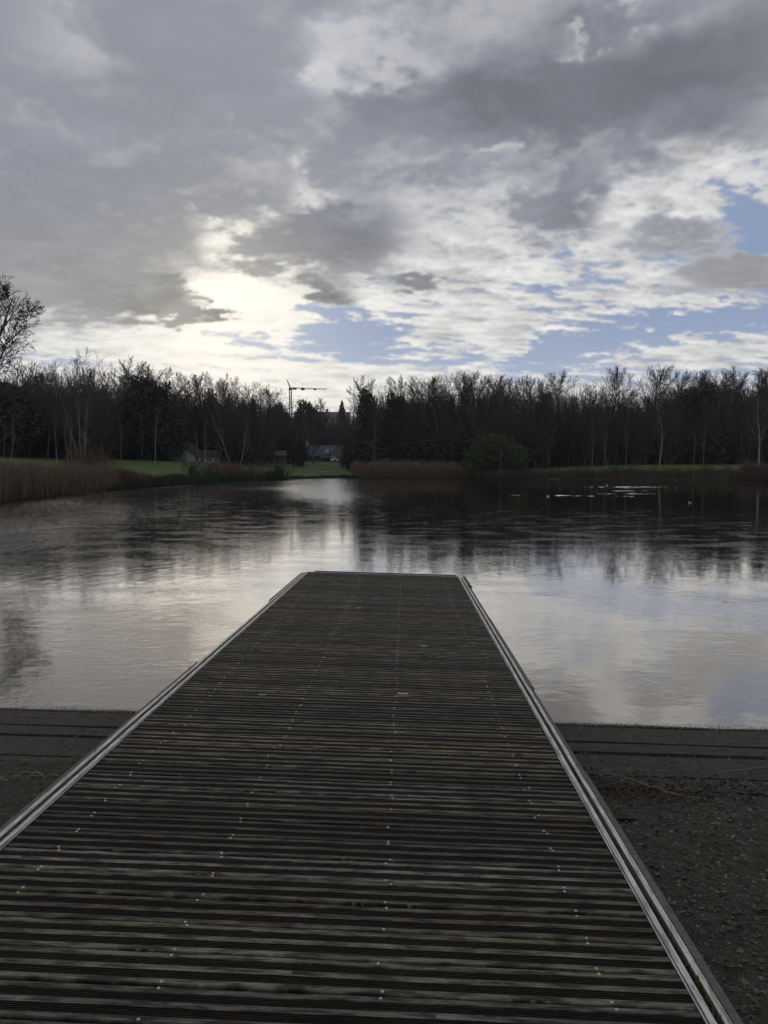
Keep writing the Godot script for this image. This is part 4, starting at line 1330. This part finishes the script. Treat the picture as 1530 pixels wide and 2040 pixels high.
	for q in 900:
		var px := g.randf_range(-90, 1620)
		var d := g.randf_range(142, 190)
		if px > 555 and px < 700:
			d = g.randf_range(232, 275)
		elif px < 200:
			d = g.randf_range(118, 150)
		if px > 355 and px < 450:
			d = g.randf_range(158, 180)
		elif px > 520 and px < 580:
			d = g.randf_range(181, 205)
		var x := across(px, d)
		places.append(Transform3D(Basis(Vector3.UP, g.randf() * TAU) * Basis.from_scale(Vector3(1.3, g.randf_range(0.8, 1.7), 1.3)), Vector3(x, land(x, -d) - 0.1, -d)))
	ground_stuff("undergrowth", thm, twig_dark, "tangle of bare stems and twigs that fills the wood between its trees", places)

# ---------------------------------------------------------------- reeds, willow, shrubs, grasses of the banks

func reed_tuft(s: int, n: int, plume: bool) -> ArrayMesh:
	var b := Buf.new()
	var g := rng(s)
	for k in n:
		var p := Vector3(g.randfn(0, 0.28), 0, g.randfn(0, 0.28))
		var h := g.randf_range(1.2, 2.3)
		var lean := Vector3(g.randfn(0, 0.10), 1, g.randfn(0, 0.10))
		var a := g.randf() * TAU
		var w := Vector3(cos(a), 0, sin(a)) * 0.014
		b.leaf(p + lean * h * 0.5, lean * h * 0.5, w)
		for j in 2:
			var q := p + lean * h * g.randf_range(0.35, 0.8)
			var d := Vector3(g.randfn(), 0.7, g.randfn()).normalized() * g.randf_range(0.15, 0.3)
			b.leaf(q + d, d, w * 0.9)
		if plume and k % 2 == 0:
			var q := p + lean * h
			b.leaf(q, Vector3(g.randfn(0, 0.06), 0.16, g.randfn(0, 0.06)), w * 2.6)
	return b.mesh()

func bank_plants() -> void:
	var g := rng(123)
	var brown := mat(lin(0.15, 0.108, 0.074), 0.9)
	var straw := mat(lin(0.17, 0.128, 0.088), 0.9)
	var red := mat(lin(0.12, 0.072, 0.058), 0.9)
	var green := mat(lin(0.034, 0.050, 0.021), 0.9)
	var tuft := reed_tuft(1, 22, false)
	var tuft_b := reed_tuft(2, 22, true)
	var clump := noise(125, 0.035, 3)
	var bed := func(n: int, px0: float, px1: float, back: float, scale0: float, scale1: float, off := 0.0) -> Array:
		var out := []
		while out.size() < n:
			var px := g.randf_range(px0, px1)
			# walk outwards from the water until land begins, then a little further
			var t := (px - 765.0) / FOCAL
			var d := 20.0
			while d < 160.0 and shore_distance(t * d, -d) < 0.0:
				d += 0.8
			d += off + g.randf() * back
			var x := t * d
			var s := lerpf(scale0, scale1, clampf(0.5 + 1.1 * clump.get_noise_2d(px, d * 6.0) + g.randf_range(-0.3, 0.3), 0.0, 1.2))
			out.append(Transform3D(Basis(Vector3.UP, g.randf() * TAU) * Basis.from_scale(Vector3(1.2, s, 1.2)), Vector3(x, maxf(land(x, -d), -0.15) - 0.05, -d)))
		return out
	ground_stuff("reed_bed", tuft, brown, "tall brown reeds along the left bank", bed.call(1500, -60, 226, 13.0, 0.5, 1.0))
	ground_stuff("reed_bed", tuft, red, "patch of reddish stems beside the end of the left reed bed", bed.call(130, 245, 285, 2.0, 0.5, 0.8))
	ground_stuff("reed_bed", tuft_b, straw, "straw-coloured plumed reeds on the far bank left of the willow", bed.call(420, 704, 930, 4.0, 0.9, 1.35, -1.0))
	ground_stuff("reed_bed", tuft, mat(lin(0.078, 0.066, 0.042), 0.9), "low brown reeds along the right-hand bank", bed.call(620, 1060, 1640, 5.0, 0.3, 0.95, -1.2))
	ground_stuff("reed_bed", tuft, red, "red-brown stems at the water near the right edge", bed.call(120, 1480, 1600, 3.0, 0.9, 1.4, -0.5))
	ground_stuff("bank_grass", tuft, green, "rough dark green grass along the foot of the lawns", bed.call(1000, 225, 560, 4.0, 0.25, 0.6, -1.0))
	ground_stuff("bank_grass", tuft, green, "short rough grass on the shore below the footpath", bed.call(700, 550, 712, 3.0, 0.08, 0.24, -1.0))
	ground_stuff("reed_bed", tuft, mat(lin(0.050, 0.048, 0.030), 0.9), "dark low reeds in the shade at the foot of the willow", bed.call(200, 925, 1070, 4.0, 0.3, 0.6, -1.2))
	ground_stuff("bank_grass", tuft, green, "rough green grass on the right-hand bank", bed.call(400, 1040, 1640, 8.0, 0.3, 0.5, 2.0))
	# red-twigged shrubs by the water
	var th := Buf.new()
	var dump := Buf.new()
	for s in 16:
		var a := g.randf() * TAU
		grow(dump, th, Vector3(g.randfn(0, 0.4), 0, g.randfn(0, 0.4)), Vector3(cos(a) * 0.5, 1, sin(a) * 0.5).normalized(), g.randf_range(1.3, 2.3), 0.028, 2, {"least": 0.010, "kids": [0, 0, 9, 2], "from": [0, 0, 0.15, 0.2], "ratio": [0, 0, 0.4, 0.4], "top": [1, 1, 0.6, 0.8], "angle": [0, 0, 0.5, 0.6], "bend": [0, 0, 0.1, 0.2, 0.2], "lift": [0, 0, 0.12, 0.08, 0.0], "tip": [1, 1, 0.4, 0.5, 0.5], "thin": [1, 1, 0.6, 0.7]}, g)
	var shrub := th.mesh()
	var k := 0
	var red_shrubs := [[418, 100], [436, 101], [452, 103], [468, 104], [486, 105], [503, 106], [518, 108], [428, 97], [460, 100], [493, 103]]
	for q in red_shrubs:
		var x := across(q[0], q[1])
		var o := thing("red_shrub", "%s bushy red-twigged shrub from the left below the forked tree" % rank(red_shrubs, q), "shrub", Vector3(x, land(x, -q[1]) - 0.05, -q[1]), "red-twigged shrubs on the far bank")
		part("twigs", shrub, red, o)
		o.rotation.y = k * 1.9
		o.scale = Vector3(1.25, g.randf_range(0.9, 1.3), 1.25)
		k += 1
	k = 0
	for q in [[384, 92, 1.1], [392, 93, 0.9], [545, 112, 1.0], [556, 114, 1.15], [565, 115, 0.8], [150, 80, 1.6], [172, 78, 1.7], [190, 80, 1.5], [205, 76, 1.2], [222, 70, 0.8]]:
		var place: int = [0, 1, 0, 1, 2, 0, 1, 2, 3, 4][k]
		var x := across(q[0], q[1])
		var left: bool = q[0] < 300
		var o := thing("twiggy_shrub", nth(place) + " dense twiggy shrub from the left at the end of the left reed bed" if left else (nth(place) + " dark twiggy shrub from the left beside the thin trunks at the lawn's foot" if q[0] < 450 else nth(place) + " dark ragged shrub from the left on the shore left of the footpath"), "shrub", Vector3(x, land(x, -q[1]) - 0.05, -q[1]), "shrubs in the left reed bed" if left else ("shrubs at the lawn's foot" if q[0] < 450 else "ragged shrubs left of the footpath"))
		part("twigs", shrub, red if left else mat(lin(0.035, 0.032, 0.024), 0.9), o)
		o.rotation.y = k * 1.9
		o.scale = Vector3(1.3, q[2], 1.3)
		k += 1
	# the willow that still holds green leaves
	var d := 127.0
	var x := across(985, d)
	var w := thing("willow", "broad green willow bush overhanging the far water, the only leafy crown there", "tree", Vector3(x, 0.15, -d))
	var wood := Buf.new()
	var tw := Buf.new()
	for s in 7:
		var a := s * TAU / 7 + 0.3
		grow(wood, tw, Vector3(cos(a), 0, sin(a)) * 0.6, Vector3(cos(a) * 0.55, 1, sin(a) * 0.55).normalized(), g.randf_range(4.5, 6.0), 0.12, 1, {"least": 0.018, "kids": [0, 8, 5], "from": [0, 0.2, 0.2], "ratio": [0, 0.45, 0.5], "top": [1, 0.7, 0.7], "angle": [0, 0.7, 0.7], "bend": [0, 0.1, 0.15, 0.2], "lift": [0, 0.06, 0.02, -0.1], "tip": [1, 0.3, 0.4, 0.5], "thin": [1, 0.5, 0.6]}, g)
	w.scale = Vector3(1.1, 1.15, 1.1)
	part("trunk", wood.mesh(), mat(lin(0.07, 0.062, 0.05), 0.9), w)
	part("twigs", tw.mesh(), mat(lin(0.06, 0.06, 0.03), 0.9), w)
	var V := func(a: float, b: float, c: float) -> Vector3: return Vector3(a, b, c)
	var fol := crown_mesh(55, [[V.call(-0.8, 3.4, 0), V.call(3.2, 2.6, 2.8)], [V.call(2.6, 2.6, 0.2), V.call(2.4, 2.3, 2.4)], [V.call(-3.0, 2.0, 0.3), V.call(2.2, 1.9, 2.0)], [V.call(-1.2, 5.0, 0), V.call(1.6, 1.3, 1.6)], [V.call(3.6, 1.7, 0.5), V.call(1.4, 1.6, 1.4)], [V.call(0.6, 4.6, 0.3), V.call(1.5, 1.4, 1.5)]], 13000, 0.15)
	part("foliage", fol, mat(lin(0.060, 0.080, 0.030), 0.85), w)
	# a thin bare stake in front of it
	var st := Buf.new()
	st.tube(PackedVector3Array([Vector3(0, -0.6, 0), Vector3(0.03, 2.5, 0), Vector3(-0.02, 6.2, 0)]), PackedFloat32Array([0.045, 0.035, 0.018]), 6)
	var sx := across(996, 122)
	single("slender_stem", st.mesh(), mat(lin(0.13, 0.125, 0.11), 0.9), "single pale bare stem standing before the willow", "stem", Vector3(sx, 0, -122.0))

# ---------------------------------------------------------------- small things near and on the water

func duck(called: String, label: String, px: float, d: float, turn: float, color: Color) -> void:
	var t := thing(called, label, "bird", Vector3(across(px, d), 0.0, -d), "")
	t.rotation.y = turn
	t.scale = Vector3.ONE * 0.34
	var b := Buf.new()
	b.tube(PackedVector3Array([Vector3(-0.30, 0.13, 0), Vector3(-0.24, 0.10, 0), Vector3(-0.10, 0.07, 0), Vector3(0.06, 0.06, 0), Vector3(0.17, 0.09, 0), Vector3(0.20, 0.17, 0), Vector3(0.205, 0.24, 0), Vector3(0.23, 0.285, 0), Vector3(0.27, 0.285, 0), Vector3(0.29, 0.28, 0)]), PackedFloat32Array([0.008, 0.05, 0.10, 0.11, 0.075, 0.042, 0.038, 0.05, 0.042, 0.015]), 10)
	part("body", b.mesh(), mat(color.linear_to_srgb(), 0.8), t)
	b = Buf.new()
	b.tube(PackedVector3Array([Vector3(0.285, 0.278, 0), Vector3(0.34, 0.265, 0)]), PackedFloat32Array([0.016, 0.006]), 6)
	part("bill", b.mesh(), mat(lin(0.3, 0.2, 0.05), 0.6), t)
	for s in [-1.0, 1.0]:
		b = Buf.new()
		b.leaf(Vector3(-0.08, 0.12, s * 0.10), Vector3(0.17, 0.0, 0), Vector3(0, 0.055, -0.03 * s))
		part("wing", b.mesh(), mat((color * 0.6).linear_to_srgb(), 0.85), t)

func small_things() -> void:
	duck("gull", "white gull sitting on the far right water above the bright ripples", 1209, 77, 2.8, Color(0.75, 0.75, 0.75))
	duck("duck", "pale duck at the right end of the broad bright ripple", 1298, 70, 0.2, Color(0.4, 0.42, 0.45))
	duck("duck", "grey duck at the tip of the long thin wake on the right", 1348, 68, 0.1, Color(0.25, 0.26, 0.30))
	duck("gull", "white gull at the left end of the nearer streak of ripples", 1092, 49, 3.0, Color(0.8, 0.8, 0.8))
	duck("duck", "lone pale bird right of and nearer than the bright wakes", 1375, 40.5, 3.3, Color(0.5, 0.5, 0.48))
	var g := rng(202)
	# a fallen branch on the planks, right of the pontoon
	var at := func(x: float, z: float, up: float) -> Vector3: return slip * Vector3(x, up, z)
	var wood := mat(lin(0.13, 0.105, 0.08), 0.85)
	var b := Buf.new()
	b.tube(PackedVector3Array([at.call(1.44, 1.44, 0.03), at.call(1.53, 1.52, 0.035), at.call(1.62, 1.66, 0.03), at.call(1.71, 1.75, 0.025), at.call(1.84, 1.82, 0.02)]), PackedFloat32Array([0.004, 0.007, 0.009, 0.008, 0.004]), 6)
	b.tube(PackedVector3Array([at.call(1.62, 1.66, 0.03), at.call(1.66, 1.75, 0.05), at.call(1.68, 1.83, 0.03)]), PackedFloat32Array([0.005, 0.004, 0.002]), 5)
	b.tube(PackedVector3Array([at.call(1.53, 1.52, 0.035), at.call(1.50, 1.60, 0.05)]), PackedFloat32Array([0.004, 0.002]), 5)
	single("fallen_branch", b.mesh(), wood, "crooked fallen branch on the slipway right of the pontoon", "branch")
	b = Buf.new()
	b.tube(PackedVector3Array([at.call(2.1, 1.30, 0.02), at.call(2.35, 1.22, 0.03), at.call(2.62, 1.08, 0.02)]), PackedFloat32Array([0.003, 0.005, 0.003]), 5)
	b.tube(PackedVector3Array([at.call(2.1, 1.30, 0.02), at.call(1.98, 1.28, 0.015)]), PackedFloat32Array([0.003, 0.001]), 5)
	single("twig", b.mesh(), wood, "thin pale twig on the planks beyond the fallen branch", "twig")
	# dry weed left of the pontoon
	b = Buf.new()
	for k in 9:
		var p: Vector3 = slip.affine_inverse() * Vector3(-2.1 + g.randfn(0, 0.08), 0.2, -4.15 + g.randfn(0, 0.04))
		var pts := PackedVector3Array()
		var rad := PackedFloat32Array()
		var dir := g.randf() * TAU
		for s in 6:
			dir += g.randf_range(-0.9, 0.9)
			p += Vector3(cos(dir) * 0.035, 0, sin(dir) * 0.02)
			pts.append(at.call(p.x, p.z, 0.02 + g.randf() * 0.02))
			rad.append(0.0045 if s < 5 else 0.002)
		b.tube(pts, rad, 5)
	single("dry_weed", b.mesh(), mat(lin(0.20, 0.17, 0.13), 0.85), "tangle of pale dried water weed on the slipway left of the pontoon", "weed")
	# brown weed heap by the rail
	b = Buf.new()
	for k in 420:
		var q := Vector3(1.25 + absf(g.randfn(0, 0.30)), 0.0, 1.62 + g.randfn(0, 0.10))
		q.z += (q.x - 1.25) * 0.35
		b.leaf(at.call(q.x, q.z, 0.012 + g.randf() * 0.03), Vector3(g.randfn(), g.randfn() * 0.25, g.randfn()).normalized() * g.randf_range(0.01, 0.035), Vector3(g.randfn(), g.randfn(), g.randfn()).normalized() * 0.003)
	single("weed_heap", b.mesh(), mat(lin(0.055, 0.030, 0.014), 0.8), "low heap of rusty brown weed beside the right rail", "", Vector3.ZERO, "", "stuff")
	# moss and grass in the slot of the right rail
	var P: Transform3D = get_node("pontoon").transform
	var k := 0
	for q in [[3.66, 0.10, 0.030, 150, "small tuft of bright moss in the right rail slot, beside the step in the rail"], [2.32, 0.26, 0.022, 420, "long strip of green moss filling the right rail slot, the farther of two"], [2.0, 0.12, 0.024, 320, "moss filling the right rail slot at the lower edge of the view"]]:
		b = Buf.new()
		for j in q[3]:
			var c := Vector3(0.793 + 0.0395 + g.randfn(0, 0.005), -0.032 + absf(g.randfn(0, 0.5)) * q[2], -q[0] + g.randf_range(-q[1], q[1]))
			var e := Vector3(g.randfn(0, 0.6), absf(g.randfn()) + 0.5, g.randfn(0, 0.6)).normalized() * g.randf_range(0.006, 0.014)
			b.leaf(P * (c + e), P.basis * e, P.basis * (Vector3(g.randfn(), 0, g.randfn()).normalized() * 0.0025))
		single("moss_clump", b.mesh(), mat(lin(0.045, 0.10, 0.018), 0.85), q[4], "moss")
		k += 1
	# weeds on the gravel
	for q in [[1.30, 2.05, "flat green weed on the earth just beside the right rail"], [2.05, 2.75, "small green weed tuft in the middle of the right-hand gravel"], [2.10, 3.55, "green weed tuft on the gravel close to the lower right corner"]]:
		b = Buf.new()
		for j in 60:
			var a := g.randf() * TAU
			var e := Vector3(cos(a), g.randf_range(0.1, 0.8), sin(a)).normalized() * g.randf_range(0.012, 0.03)
			var c: Vector3 = at.call(q[0] + g.randfn(0, 0.04), q[1] + g.randfn(0, 0.03), 0.03)
			b.leaf(c + e, e, Vector3(-sin(a), 0.1, cos(a)) * 0.004)
		single("weed_tuft", b.mesh(), mat(lin(0.03, 0.06, 0.016), 0.85), q[2], "weed")
	# a few thin stalks that stand in the water left of the pontoon
	b = Buf.new()
	for j in 7:
		var p := P * Vector3(-1.66, -0.2, -5.75 + g.randfn(0, 0.06))
		var tip := p + Vector3(g.randfn(-0.03, 0.03), g.randf_range(0.10, 0.15), g.randfn(0, 0.03))
		b.tube(PackedVector3Array([p, p.lerp(tip, 0.6) + Vector3(0, 0.02, 0), tip]), PackedFloat32Array([0.002, 0.0016, 0.0008]), 4)
	single("dead_stalks", b.mesh(), mat(lin(0.08, 0.075, 0.055), 0.9), "few thin dead stalks rising from the water beside the left rail", "weed")
	# scraps on the boards
	for q in [[0.155, 6.40, 0.016, 0.5, "pale scrap like a feather on the boards, the farther right one"], [-0.02, 4.92, 0.022, 0.42, "bluish pale leaf on the boards beside the middle row of screws"], [-0.93, 4.78, 0.014, 0.42, "small pale leaf on the left half of the boards"], [-0.52, 8.3, 0.018, 0.4, "tiny white scrap on the boards far out on the pontoon"]]:
		b = Buf.new()
		var c := Vector3(q[0], 0.006, -q[1])
		for s in 3:
			var x0: float = (s - 1.5) * q[2]
			b.quad(P * (c + Vector3(x0, 0.004 * absf(s - 1.5), -q[2] * 0.35)), P * (c + Vector3(x0 + q[2], 0.004 * absf(s - 0.5), -q[2] * 0.35)), P * (c + Vector3(x0 + q[2], 0.0, q[2] * 0.35)), P * (c + Vector3(x0, 0.002, q[2] * 0.35)), Vector3.UP)
		single("pale_leaf", b.mesh(), mat(lin(q[3], q[3], q[3] * 0.96), 0.7), q[4], "leaf")
